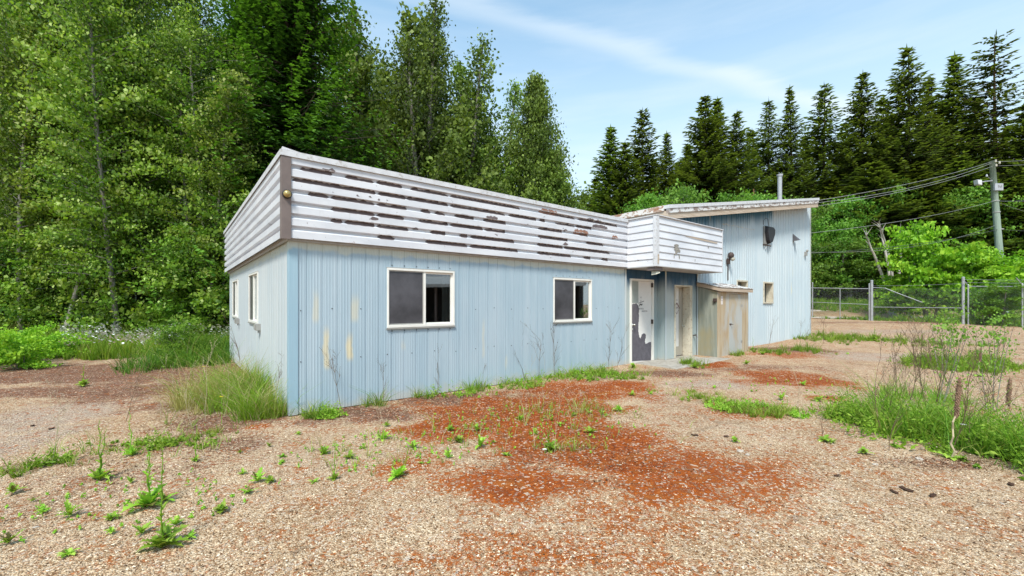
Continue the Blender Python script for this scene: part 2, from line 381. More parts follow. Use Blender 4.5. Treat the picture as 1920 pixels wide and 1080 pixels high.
M['leaf_maple'] = leaf_mat('maple_leaves', [(0, (0.060, 0.17, 0.012)), (0.45, (0.19, 0.40, 0.022)), (1, (0.42, 0.62, 0.06))], 0.42)
M['leaf_alder'] = leaf_mat('alder_leaves', [(0, (0.035, 0.10, 0.012)), (0.5, (0.11, 0.25, 0.026)), (1, (0.24, 0.42, 0.06))], 0.38)
M['weed'] = leaf_mat('weed_leaves', [(0, (0.16, 0.09, 0.04)), (0.15, (0.10, 0.22, 0.02)), (0.55, (0.22, 0.42, 0.03)), (1, (0.42, 0.58, 0.09))], 0.35, 0.6, 0.28)
M['grass'] = leaf_mat('grass_blades', [(0, (0.025, 0.085, 0.010)), (0.4, (0.105, 0.235, 0.016)), (0.72, (0.26, 0.39, 0.035)), (0.86, (0.38, 0.33, 0.12)), (1, (0.50, 0.40, 0.25))], 0.35, 0.6, 0.08)
M['dry'] = plain('dead_stems', (0.14, 0.095, 0.06), 0.9, 0.35, 9)
M['straw'] = plain('pale_straw', (0.44, 0.36, 0.24), 0.9, 0.25, 9)
M['flower_white'] = plain('white_petals', (0.78, 0.78, 0.75), 0.8, 0.05)
M['flower_yellow'] = plain('yellow_petals', (0.75, 0.60, 0.03), 0.8, 0.05)
M['rust_stalk'] = plain('rust_brown_seed_spike', (0.21, 0.13, 0.085), 0.9, 0.35, 30)

# ------------------------------------------------------------------ plan of the place
UX, UY = 1000/math.hypot(1000, F), F/math.hypot(1000, F)      # direction of the long front wall
D0 = 5.6
OX, OY = (543-CX)/F*D0, D0
ROT = math.atan2(UY, UX)
def W(u, v, z=0.0): return Vector((OX+u*UX-v*UY, OY+u*UY+v*UX, z))
def Uat(px, v=0.0):
    r = (px-CX)/F; ox, oy = OX-v*UY, OY+v*UX
    return (r*oy-ox)/(UX-r*UY)
def Vat(px, u=0.0):
    r = (px-CX)/F; ox, oy = OX+u*UX, OY+u*UY
    return (r*oy-ox)/(-UY-r*UX)
def Zat(py, u, v): return CAMZ+(HY-py)/F*(OY+u*UY+v*UX)

def ss(t): t = np.clip(t, 0, 1); return t*t*(3-2*t)
def gz(x, y):
    x = np.asarray(x, float); y = np.asarray(y, float)
    t = (x-OX)*UX+(y-OY)*UY
    b = 0.009*np.clip(t, 0, 22)
    r = ss((x-7)/9)
    far = r*(0.30*ss((y-15)/9)+1.25*ss((y-27)/8))
    lf = ss((-x-6)/8)*0.25*ss((y-13)/8)
    return b+far+lf+0.012*np.sin(x*0.9+1)*np.sin(y*0.7)*ss((y-2)/3)
def gp(px, py):
    y = CAMZ*F/(py-HY)
    for _ in range(30):
        x = (px-CX)/F*y; y = 0.5*y+0.5*(CAMZ-float(gz(x, y)))*F/(py-HY)
    x = (px-CX)/F*y
    return Vector((x, y, float(gz(x, y))))
def at(px, depth, dz=0.0):
    x = (px-CX)/F*depth; return Vector((x, depth, float(gz(x, depth))+dz))

# ------------------------------------------------------------------ ground
def axis(a, b, step, lo, hi, n):
    core = np.arange(a, b, step)
    k = np.linspace(0, 1, n+1)[1:]
    left = a-(a-lo)*k**3; right = core[-1]+(hi-core[-1])*k**3
    return np.concatenate([left[::-1], core, right])
gx = axis(-11, 15, 0.085, -900, 900, 46); gy = axis(1.6, 19, 0.085, -300, 1200, 46)
GX, GY = np.meshgrid(gx, gy); P = np.stack([GX.ravel(), GY.ravel()], 1)
def vn(x, y, s, seed):
    """cheap smooth value noise"""
    r2 = np.random.default_rng(seed); T = r2.random((64, 64))
    a = x*s; b = y*s; i = np.floor(a).astype(int); j = np.floor(b).astype(int); fx = ss(a-i); fy = ss(b-j)
    t = lambda p, q: T[p % 64, q % 64]
    return (t(i, j)*(1-fx)+t(i+1, j)*fx)*(1-fy)+(t(i, j+1)*(1-fx)+t(i+1, j+1)*fx)*fy
def fbm(x, y, s, seed): return 0.55*vn(x, y, s, seed)+0.3*vn(x, y, s*2.1, seed+1)+0.15*vn(x, y, s*4.3, seed+2)
def blobs(L_, x, y, seed, rough=0.9):
    m = np.zeros(len(x)); nn = fbm(x, y, 2.2, seed)-0.5
    for (px, py, hw, hh, a) in L_:
        c = gp(px, py); rx = hw*c.y/F; ry = max(0.12, hh*c.y*c.y/(F*CAMZ))
        d = np.sqrt(((x-c.x)/rx)**2+((y-c.y)/ry)**2)+nn*rough*1.6
        m = np.maximum(m, a*(1-ss((d-0.25)/1.15)))
    return m
MOSS = [(1060, 822, 170, 34, 1), (1180, 872, 130, 30, .9), (985, 770, 190, 40, 1), (860, 805, 110, 22, 0.9), (1090, 735, 110, 20, 0.9), (1160, 725, 60, 12, 0.8), (1120, 862, 130, 20, 1), (1000, 905, 190, 38, 0.75),
        (1240, 900, 150, 50, 0.62), (1340, 930, 70, 25, 0.4), (1480, 710, 90, 18, 0.8), (1420, 702, 50, 9, 0.6), (1330, 682, 45, 6, 0.9), (1540, 745, 30, 6, 0.5),
        (1150, 960, 160, 50, 0.3), (480, 800, 30, 6, 0.6), (1390, 770, 90, 12, 0.45), (1000, 1040, 300, 60, 0.3), (1290, 880, 190, 60, 0.5), (760, 880, 90, 30, 0.35), (1470, 665, 60, 7, 0.4)]
DIRT = [(330, 700, 160, 22, 1), (430, 790, 120, 26, .8), (110, 735, 260, 12, .8), (200, 900, 160, 30, .4), (150, 700, 220, 22, 1), (40, 700, 120, 30, 0.9), (260, 735, 120, 22, 0.8), (330, 760, 80, 16, 0.6), (700, 775, 120, 16, 0.8), (860, 748, 160, 14, 0.9),
        (600, 790, 70, 12, 0.7), (420, 830, 130, 22, 0.5), (330, 880, 110, 30, 0.35), (1480, 655, 90, 8, 0.7), (1400, 690, 140, 10, 0.5), (1720, 605, 200, 3, 0.7), (1760, 870, 120, 14, 0.4),
        (1250, 700, 90, 8, 0.8), (130, 940, 160, 60, 0.25)]
PALE = [(90, 780, 170, 40, 1), (30, 830, 80, 60, 0.8), (1340, 720, 120, 12, 0.8), (1640, 668, 170, 12, 0.9), (1230, 745, 60, 20, 0.6), (960, 735, 120, 9, 0.5), (1780, 640, 200, 9, 0.6), (1700, 622, 240, 5, 0.7), (820, 760, 90, 9, 0.5)]
GRN = [(1400, 768, 100, 14, 1), (1720, 800, 150, 55, 1), (1860, 850, 120, 50, 1), (1800, 685, 90, 16, 1), (450, 740, 90, 50, 1), (220, 645, 330, 20, 1), (40, 880, 80, 18, 0.8), (1100, 705, 100, 10, 0.8), (1550, 636, 60, 5, 0.8)]
x_, y_ = P[:, 0], P[:, 1]
zz = gz(x_, y_)+(fbm(x_, y_, 1.3, 40)-0.5)*0.035*ss((y_-1)/3)+(fbm(x_, y_, 6, 44)-0.5)*0.012
moss = blobs(MOSS, x_, y_, 3, 0.75); dirt = blobs(DIRT, x_, y_, 5, 0.7); dirt *= 1.0; pale = blobs(PALE, x_, y_, 8, 0.6); grn = blobs(GRN, x_, y_, 12, 0.5)
forest = np.maximum(ss((y_-16.5-0.0*x_)/2)*(x_ < 6), ss((y_-29)/3)*(x_ >= 6))
forest = np.maximum(forest, ss((-x_-11)/6)*ss((y_-12)/4))
nx, ny = len(gx), len(gy)
ii, jj = np.meshgrid(np.arange(nx-1), np.arange(ny-1)); q = (jj*nx+ii).ravel()
FQ = np.stack([q, q+1, q+1+nx, q+nx], 1)
g = NT('weedy_gravel_yard', 0.92, 0.12)
am, ad, ap, ag, af = (g.attr(k) for k in ('moss', 'dirt', 'pale', 'green', 'forest'))
n1 = g.noise(0.6, 5, 0.6); n2 = g.noise(4.5, 6, 0.7); n3 = g.noise(26, 5, 0.75); n4 = g.noise(110, 3, 0.7)
pebc = g.vor(105); pebd = g.vor(105, outp='Distance'); peb2 = g.vor(48); 
pg = g.n('ShaderNodeSeparateColor'); g.l(pebc, pg.inputs[0]); pr = pg.outputs[0]
pg2 = g.n('ShaderNodeSeparateColor'); g.l(peb2, pg2.inputs[0]); pr2 = pg2.outputs[1]
base = g.cramp(pr, [(0, (0.15, 0.080, 0.040)), (0.25, (0.36, 0.230, 0.130)), (0.55, (0.54, 0.385, 0.240)), (0.87, (0.69, 0.530, 0.365)), (1, (0.80, 0.68, 0.52))])
base = g.mix(g.ramp(n2, 0.35, 0.7, 0, 0.45), base, (0.42, 0.275, 0.17))
base = g.mix(g.ramp(n1, 0.45, 0.7, 0, 0.35), base, (0.38, 0.275, 0.20))
n5 = g.noise(1.15, 4, 0.6)
base = g.mix(g.math('MULTIPLY', g.ramp(n5, 0.40, 0.66, 0.05, 0.85), g.ramp(n3, 0.42, 0.60)), base, (0.24, 0.115, 0.042))
palec = g.cramp(pr, [(0, (0.17, 0.115, 0.085)), (0.4, (0.37, 0.275, 0.205)), (0.8, (0.51, 0.405, 0.315)), (1, (0.62, 0.52, 0.43))])
jn = g.math('MULTIPLY', g.math('SUBTRACT', n3, 0.5), 2.0); jn2 = g.math('MULTIPLY', g.math('SUBTRACT', n2, 0.5), 1.7)
def msk(a, lo, hi, top=1.0): return g.ramp(g.math('ADD', g.math('ADD', a, jn), jn2), lo, hi, 0, top)
c = g.mix(g.ramp(g.math('ADD', ap, jn2), 0.3, 0.8, 0, 0.9), base, palec)
dirtc = g.cramp(g.math('ADD', g.math('MULTIPLY', n3, .6), g.math('MULTIPLY', g.noise(1.0, 6, .7, g.map((2.2, 9, 1), rot=(0, 0, .25))), .4)), [(0.36, (0.05, 0.022, 0.015)), (0.5, (0.16, 0.072, 0.046)), (0.62, (0.33, 0.205, 0.15))])
c = g.mix(msk(ad, 0.12, 0.60, 0.94), c, dirtc)
mossc = g.cramp(n3, [(0.3, (0.045, 0.010, 0.003)), (0.43, (0.19, 0.034, 0.004)), (0.57, (0.36, 0.075, 0.008)), (0.70, (0.50, 0.16, 0.035))])
c = g.mix(g.math('MULTIPLY', g.ramp(am, 0.0, 0.35, 0, 0.85), g.ramp(n3, 0.38, 0.56)), c, (0.34, 0.135, 0.042))
mossc = g.mix(g.ramp(n2, 0.46, 0.66, 0.0, 0.55), mossc, (0.38, 0.13, 0.03))
c = g.mix(msk(am, -0.02, 0.48, 0.97), c, mossc)
# pale chips lying on everything
c = g.mix(g.math('MULTIPLY', g.ramp(pr2, 0.86, 0.9), g.ramp(n2, 0.42, 0.56, 0.1, 0.75)), c, (0.60, 0.50, 0.40))
c = g.mix(g.ramp(g.noise(3.3, 4, 0.6), 0.62, 0.70, 0, 0.45), c, (0.12, 0.07, 0.045))
c = g.mix(g.ramp(n4, 0.60, 0.68, 0, 0.55), c, (0.05, 0.03, 0.02))
c = g.mix(msk(ag, 0.5, 1.0, 0.6), c, (0.10, 0.085, 0.04))
seam = g.vor(0.33, vec=g.map((1, 1.6, 1), loc=(3.3, 1.2, 0)), feature='DISTANCE_TO_EDGE', outp='Distance')
seam = g.math('ADD', seam, g.math('MULTIPLY', g.math('SUBTRACT', n2, 0.5), 0.05))
c = g.mix(g.math('MULTIPLY', g.ramp(seam, 0.002, 0.012, 0.28, 0), g.ramp(n1, 0.47, 0.60)), c, (0.13, 0.08, 0.05))
c = g.mix(af, c, (0.050, 0.068, 0.020))
g.color(c)
hh = g.math('ADD', g.math('MULTIPLY', pebd, -1.0), g.math('MULTIPLY', n3, 0.9)); g.bump(hh, 0.9, 0.012)
gm = np_mesh('ground', np.stack([x_, y_, zz], 1), FQ, g.m, {'moss': moss, 'dirt': dirt, 'pale': pale, 'green': grn, 'forest': forest}, True)
tag(link('ground', gm), kind='structure')
def gzz(x, y):
    return gz(x, y)+(fbm(x, y, 1.3, 40)-0.5)*0.035*ss((y-1)/3)+(fbm(x, y, 6, 44)-0.5)*0.012

# gravel road past the fence
mb = MB(); prev = None
rp = [(11, 34.5), (17, 31.2), (20.8, 29.3), (24.6, 27.6), (30, 25.5), (40, 22)]
rows = []
for (x, y) in rp:
    rows.append([(x+o*0.35, y+o, float(gz(x+o*0.35, y+o))+0.03) for o in (-1.6, -0.5, 0.6, 1.7)])
for a, b in zip(rows, rows[1:]):
    for i in range(3): mb.quad(a[i], b[i], b[i+1], a[i+1])
tag(mb.build('gravel_road', plain('pale_gravel_road', (0.42, 0.36, 0.30), 0.95, 0.2, 8)), kind='structure')

# loose stones and chips, as one sheet of litter
def stones(n, name, label, region, smin, smax, seed):
    r = np.random.default_rng(seed)
    # sample evenly in the yard with a bias to nearby ground
    y = region[2]+(region[3]-region[2])*r.random(n)**2.0; x = (r.random(n)*2-1)*(1.25*y)+0
    ok = (x > region[0]) & (x < region[1])
    mm = blobs(MOSS, x, y, 3, 0.75); ok &= ~((mm > 0.35) & (r.random(n) < 0.82))
    tu = (x-OX)*UX+(y-OY)*UY; tv = -(x-OX)*UY+(y-OY)*UX
    ok &= ~((tu > -0.1) & (tu < 20) & (tv > -0.2)); x, y = x[ok], y[ok]; n = len(x)
    z = gzz(x, y)
    s = smin+(smax-smin)*r.random(n)**3.2; el = 0.5+r.random(n)*1.1; az = r.random(n)*6.283; h = s*(0.2+0.4*r.random(n))
    ca, sa = np.cos(az), np.sin(az)
    base = np.array([(1, 0.25, 0), (-0.15, 0.9, 0), (-1, -0.1, 0), (0.1, -0.85, 0), (0.25, 0.1, 1), (-0.45, 0.0, 0.85)])
    V = np.zeros((n, 6, 3))
    for k, (a, b, c_) in enumerate(base):
        a = a*(0.8+0.4*r.random(n)); b = b*(0.8+0.4*r.random(n))
        X = a*s*el; Y = b*s*0.8
        V[:, k, 0] = x+X*ca-Y*sa; V[:, k, 1] = y+X*sa+Y*ca; V[:, k, 2] = z+c_*h-0.001+(0.003*r.random(n))
    fi = np.array([(0, 1, 4), (1, 5, 4), (1, 2, 5), (2, 3, 5), (3, 4, 5), (3, 0, 4)])
    FF = (np.arange(n)[:, None, None]*6+fi[None]).reshape(-1, 3)
    tint = np.repeat(r.random(n)**1.35, 6)
    ms = blobs(MOSS, x, y, 3, 0.75); tint = np.where(np.repeat(ms, 6) > 0.5, tint*0.75+0.25, tint)
    me = np_mesh(name, V.reshape(-1, 3), FF, M['stone'], {'tint': tint})
    return tag(link(name, me), label, None, None, 'stuff')
sm = NT('gravel_stone', 0.9, 0.15)
sm.color(sm.cramp(sm.attr('tint'), [(0, (0.05, 0.026, 0.014)), (0.2, (0.22, 0.12, 0.056)), (0.5, (0.49, 0.34, 0.205)), (0.87, (0.66, 0.505, 0.345)), (1, (0.79, 0.68, 0.52))]))
M['stone'] = sm.m
tag(stones(230000, 'gravel', 'loose beige gravel and chips covering the yard', (-12, 16, 1.7, 13), 0.0025, 0.0105, 1), cat='gravel')

# ================================================================== BUILDINGS
def corr_front(mb, rects, v0, prof, sign=-1):
    """ribbed sheet standing at v=v0 facing -v; rects (u0,u1,z0,z1 or (z1a,z1b))"""
    per = prof[-1][0]
    for (u0, u1, z0, z1) in rects:
        us = [u0]
        k = math.floor(u0/per)
        while k*per < u1:
            for p, d in prof[:-1]:
                q = k*per+p
                if u0+1e-4 < q < u1-1e-4: us.append(q)
            k += 1
        us.append(u1)
        def dep(u):
            p = u % per
            for (a, da), (b, db) in zip(prof, prof[1:]):
                if a <= p <= b: return da+(db-da)*(p-a)/max(1e-9, b-a)
            return 0
        zt = (lambda u: z1[0]+(z1[1]-z1[0])*(u-u0)/(u1-u0)) if isinstance(z1, tuple) else (lambda u: z1)
        for a, b in zip(us, us[1:]):
            mb.quad((a, v0+sign*dep(a), z0), (b, v0+sign*dep(b), z0), (b, v0+sign*dep(b), zt(b)), (a, v0+sign*dep(a), zt(a)))
def corr_side(mb, rects, u0, prof):
    t = MB(); corr_front(t, rects, 0, prof)
    n = len(mb.v)
    for (a, b, c_) in t.v: mb.v.append((u0+b, a, c_))
    for f in t.f: mb.f.append(tuple(n+i for i in f)[::-1]); mb.t.append(0.5)
PO = [(0, 0), (0.004, -0.008), (0.014, -0.008), (0.018, 0), (0.05, 0.0), (0.055, 0.0025), (0.062, 0.0025), (0.067, 0), (0.09, 0), (0.095, 0.0025), (0.102, 0.0025), (0.107, 0),
      (0.13, 0), (0.135, 0.0025), (0.142, 0.0025), (0.147, 0), (0.17, 0), (0.175, 0.0025), (0.182, 0.0025), (0.187, 0), (0.2, 0)]
PT = [(0, 0), (0.016, 0.022), (0.05, 0.022), (0.066, 0), (0.095, 0), (0.1, 0.005), (0.118, 0.005), (0.123, 0), (0.16, 0)]
PL = [(0, 0), (0.008, -0.016), (0.03, -0.016), (0.038, 0), (0.09, 0.0), (0.094, -0.006), (0.104, -0.006), (0.108, 0), (0.2, 0)]
def holes(u0, u1, z0, z1, hs):
    """rect minus holes (each spans its own u range) -> rects"""
    out = []; cur = u0
    for (a, b, c_, d) in sorted(hs):
        if a > cur: out.append((cur, a, z0, z1))
        if c_ > z0: out.append((a, b, z0, c_))
        out.append((a, b, d, z1)); cur = b
    out.append((cur, u1, z0, z1)); return out

UC = Uat(1171); ZF0 = 2.36; ZF1 = 3.46; LV = Vat(430.5, -0.0)      # where the canopy starts; fascia heights; length of the left wall
W1 = (Uat(725.5), Uat(851.6)); W2 = (Uat(1037.3), Uat(1108.9))
Z1 = (Zat(614.8, W1[0], 0), Zat(502.2, W1[0], 0)); Z2 = (Zat(604.4, W2[0], 0), Zat(520.6, W2[0], 0))
WL1 = (Vat(484.5), Vat(468)); WL2 = (Vat(447), Vat(437.2))
ZL1 = (Zat(607, 0, WL1[0]), Zat(509, 0, WL1[0])); ZL2 = (Zat(596, 0, WL2[0]), Zat(524, 0, WL2[0]))
UIN = Uat(1233); V2 = Vat(1247, UIN)            # step in the wall beside the first door; plane of the tall part
DU = (Uat(1180.5), Uat(1224.5)); DZ = (0.07, Zat(522, DU[0], 0))
SILL = 0.035

office = empty('office_building', W(0, 0), ROT, 'low flat roofed building clad in faded blue metal with peeling white fascia', 'building')
# walls
mb = MB(); corr_front(mb, holes(0.0, UC-0.0, SILL, ZF0, [(W1[0], W1[1], Z1[0], Z1[1]), (W2[0], W2[1], Z2[0], Z2[1])]), 0, PO)
mb.build('wall', M['blue'], office, 'long front wall of faded blue ribbed metal')
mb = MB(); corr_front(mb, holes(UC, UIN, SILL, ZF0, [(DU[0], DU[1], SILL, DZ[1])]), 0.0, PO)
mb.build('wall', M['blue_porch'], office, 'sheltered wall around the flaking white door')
mb = MB(); corr_side(mb, holes(0.0, LV, SILL, ZF0, [(WL1[0], WL1[1], *ZL1), (WL2[0], WL2[1], *ZL2)]), 0, PL)
mb.build('wall', M['blue_left'], office, 'chalky pale end wall with two narrow windows')
mb = MB(); mb.box(0.02, UIN, LV-0.06, LV, SILL, ZF0); mb.box(UIN-0.06, UIN-0.003, 0.15, LV-0.07, SILL, ZF0)
mb.build('wall', M['blue_left'], office)
mb = MB(); mb.box(0.02, UIN-0.07, 0.25, LV-0.08, 0.02, 0.06); mb.build('floor_slab', M['dark'], office)
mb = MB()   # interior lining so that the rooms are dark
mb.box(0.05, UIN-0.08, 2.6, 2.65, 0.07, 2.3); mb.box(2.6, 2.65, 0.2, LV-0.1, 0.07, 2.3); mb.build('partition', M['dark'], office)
mb = MB(); mb.box(0.02, UIN+0.0, 0.02, LV-0.03, -0.25, 0.03); mb.build('foundation', M['concrete'], office)
# corner flashing
mb = MB(); mb.box(-0.014, 0.10, -0.014, 0.012, SILL-0.01, ZF0); mb.box(-0.014, 0.012, 0.012, 0.09, SILL-0.01, ZF0)
mb.build('corner_flashing', M['corner'], office, bevel=0.003)
mb = MB(); mb.box(UC+0.012, UC+0.05, -0.018, -0.001, SILL, ZF0-0.01); mb.build('corner_flashing', M['blue_left'], office)

# fascia : courses of pressed metal, front and end
PF = [(0, 0.034), (0.10, 0.034)]
def fascia_z():
    n = 7; p = (ZF1-ZF0)/n; out = []
    for k in range(n):
        z = ZF0+k*p; out += [(z, 0.034 if k == 0 else 0.0), (z+0.028, 0.0) if k else (z+0.028, 0.034), (z+0.066, 0.034), (z+p-0.026, 0.034)]
        out = out[:-1]+[(z+p-0.026, 0.036)]
    out.append((ZF1, 0.036)); return out
# from the bottom of a course: deep line, slope out, flat face; slightly lapped
FZ = []
p = (ZF1-ZF0)/7
RZ = {k: ZF1-.205-.16*(k-1) for k in range(1, 7)}      # foot of each pressed groove, counted from the top
FZ.append((ZF0, .048))
for k in range(6, 0, -1):
    z = RZ[k]; FZ += [(z, 0.048), (z+.004, .045), (z+0.028, 0.004), (z+0.056, 0.001), (z+0.068, 0.045), (z+.072, .048)]
FZ.append((ZF1, 0.048))
FV = -0.055
mb = MB()
fus = [-0.06+(UC+0.06)*k/16 for k in range(17)]
rw = lambda u, z: 0.0015*math.sin(u*3.1+z*9)
for a, b in zip(fus, fus[1:]):
    for (z0, d0), (z1, d1) in zip(FZ, FZ[1:]):
        mb.quad((a, FV-d0+rw(a, z0), z0), (b, FV-d0+rw(b, z0), z0), (b, FV-d1+rw(b, z1), z1), (a, FV-d1+rw(a, z1), z1))
mb.build('fascia', M['canopy'], office, 'long white ribbed fascia with paint peeling to brown')
mb = MB()
for (z0, d0), (z1, d1) in zip(FZ, FZ[1:]):
    mb.quad((FV-d0*1.15, LV+0.05, z0), (FV-d0*1.15, -0.06, z0), (FV-d1*1.15, -0.06, z1), (FV-d1*1.15, LV+0.05, z1))
mb.build('fascia', M['white_side'], office, 'white ribbed fascia on the end wall')
def fz_d(z):
    for (a, da), (b, db) in zip(FZ, FZ[1:]):
        if a <= z <= b: return da+(db-da)*(z-a)/max(1e-9, b-a)
    return .048
_rp = random.Random(3)
M['peel_brown'] = plain('bare_brown_metal', (0.135, 0.105, 0.105), .6, .2, 7); M['peel_rust'] = plain('rusty_bare_metal', (0.30, 0.165, 0.12), .7, .25, 9)
def flake(u0, u1, z0, z1, mat, ragged=.012, taper=.10):
    m_ = MB(); n_ = max(2, int((u1-u0)/.035)); zs_ = [z0+(z1-z0)*k/5 for k in range(6)]; lo = []; hi = []
    for k in range(n_+1):
        u = u0+(u1-u0)*k/n_; e = min(1, min(u-u0, u1-u)/taper+.12); mid = z0+(z1-z0)*.45
        lo.append(max(z0, mid-(mid-z0)*e+_rp.uniform(-ragged, ragged)*.4)); hi.append(min(z1+.012, mid+(z1-mid)*e+_rp.uniform(-ragged, ragged)))
    for k in range(n_):
        ua, ub = u0+(u1-u0)*k/n_, u0+(u1-u0)*(k+1)/n_
        for q_ in range(5):
            P4 = []
            for (u, l_, h_) in ((ua, lo[k], hi[k]), (ub, lo[k+1], hi[k+1])):
                for f_ in (q_/5, (q_+1)/5): z = l_+(h_-l_)*f_; P4.append((u, FV-fz_d(z)+rw(u, z)-.0022, z))
            m_.quad(P4[0], P4[2], P4[3], P4[1])
    m_.build('peeled_patch', mat, FAS)
FAS = [c_ for c_ in office.children if c_.name.startswith('fascia')][0]
STR = {1: [(120, 300), (365, 525), (540, 680), (720, 930), (940, 1320), (1435, 1620), (1635, 1850)], 2: [(80, 535), (545, 700), (700, 930), (940, 1240), (1260, 1410), (1425, 1455), (1510, 1620), (1625, 1710)],
       3: [(165, 280), (290, 530), (540, 705), (780, 835), (855, 915), (965, 1070), (1120, 1245), (1420, 1550), (1640, 1690)], 4: [(290, 530), (540, 690), (765, 930), (940, 1120), (1125, 1240), (1420, 1580), (1680, 1775)],
       5: [(290, 355), (365, 530), (540, 715), (830, 915), (990, 1035), (1050, 1290), (1415, 1555), (1562, 1810)], 6: [(545, 640), (805, 1035), (1045, 1310), (1415, 1600), (1665, 1705), (1765, 1800)]}
for k_, L_ in STR.items():
    for a, b in L_:
        z_ = RZ[k_]; th = _rp.uniform(.75, 1.0); flake(Uat(520+a/2.909, FV), Uat(520+b/2.909, FV), z_+.004, z_+.006+.064*th, M['peel_brown'], .010 if b-a > 120 else .016, .035)
for (x0, y0, x1, y1, rst) in [(245, 100, 315, 130, 0), (1430, 325, 1530, 360, 1), (1135, 362, 1200, 386, 0), (1715, 410, 1800, 438, 0), (1615, 435, 1695, 470, 1), (1555, 507, 1585, 526, 0), (1825, 470, 1855, 490, 1), (500, 370, 550, 392, 0), (1560, 430, 1582, 450, 0), (1740, 385, 1766, 400, 0), (1690, 375, 1724, 392, 0), (300, 228, 312, 240, 0), (430, 250, 445, 262, 0), (498, 255, 515, 270, 0), (545, 262, 560, 288, 0), (595, 270, 603, 288, 0), (735, 428, 775, 440, 0)]:
    ua, ub = Uat(520+x0/2.909, FV-.04), Uat(520+x1/2.909, FV-.04); um = (ua+ub)/2; sl_ = .19*(x1-x0)/2.909*.5
    flake(ua, ub, Zat(280+y1/2.909-sl_*.6, um, FV-.04), Zat(280+y0/2.909+sl_*.6, um, FV-.04), M['peel_rust'] if rst else M['peel_brown'], .02, .05)
mb = MB()   # backing, cap and soffit
mb.box(FV, 0.03, FV, LV+0.05, ZF0+0.02, ZF1-0.012); mb.box(0.031, UC, FV, 0.03, ZF0+0.02, ZF1-0.012); mb.box(0.031, UIN, LV-0.03, LV+0.05, ZF0+0.02, ZF1-0.012)
mb.box(-0.02, UC, -0.045, 0.0, ZF0-0.03, ZF0+0.018); mb.box(-0.045, -0.021, -0.045, LV+0.04, ZF0-0.03, ZF0+0.018)
mb.build('fascia_backing', M['soffit'], office)
mb = MB()
mb.box(-0.12, 0.05, -0.12, LV+0.10, ZF1-0.01, ZF1+0.022); mb.box(0.051, UC-0.0, -0.12, 0.05, ZF1-0.01, ZF1+0.022)
mb.hexa([(-0.124, -0.128, ZF1-0.05), (UC, -0.128, ZF1-0.05), (UC, -0.1205, ZF1-0.05), (-0.124, -0.1205, ZF1-0.05), (-0.124, -0.128, ZF1+0.025), (UC, -0.128, ZF1+0.025), (UC, -0.1205, ZF1+0.025), (-0.124, -0.1205, ZF1+0.025)])
mb.hexa([(-0.132, -0.12, ZF1-0.05), (-0.1245, -0.12, ZF1-0.05), (-0.1245, LV+0.1, ZF1-0.05), (-0.132, LV+0.1, ZF1-0.05), (-0.132, -0.12, ZF1+0.025), (-0.1245, -0.12, ZF1+0.025), (-0.1245, LV+0.1, ZF1+0.025), (-0.132, LV+0.1, ZF1+0.025)])
mb.poly([(-0.124, -0.129, ZF1+0.02), (0.10, -0.129, ZF1+0.025), (-0.11, -0.126, ZF1+0.06)])
mb.build('cap_flashing', M['white'], office)
mb = MB(); mb.box(-0.118, -0.002, -0.119, -0.106, ZF0-0.02, ZF1-0.03); mb.box(-0.1195, -0.106, -0.105, -0.03, ZF0-0.02, ZF1-0.03)
mb.build('corner_trim', M['trim_brown'], office, bevel=0.002)
mb = MB(); mb.box(0.0, UIN, 0.03, LV-0.03, ZF0+0.35, ZF0+0.40); mb.build('roof', M['roof'], office)
# screws down the fascia end and along the siding
SCR = []
for z in (0.72, 1.42):
    u = 0.1
    while u < UC:
        if not ((W1[0]-0.05 < u < W1[1]+0.05 or W2[0]-0.05 < u < W2[1]+0.05) and 1.1 < z): SCR.append((u+0.035, z+R.uniform(-.02, .02)))
        u += 0.4 if z < 1 else 0.4
for (a, b), (c_, d) in ((W1, Z1), (W2, Z2)):
    for k in range(6):
        u = a+0.08+(b-a-0.16)*k/5
        for z in (c_-0.05, d+0.045): SCR.append((u, z))
mb = MB(); mb.lathe((0, 0, 0), [(0.009, 0.003), (0.008, -0.007)], 6, 'y'); _sm = mb.mesh('screw', M['screw'])
for u, z in SCR[:98]: link('screw', _sm, office).location = (u, 0, z)

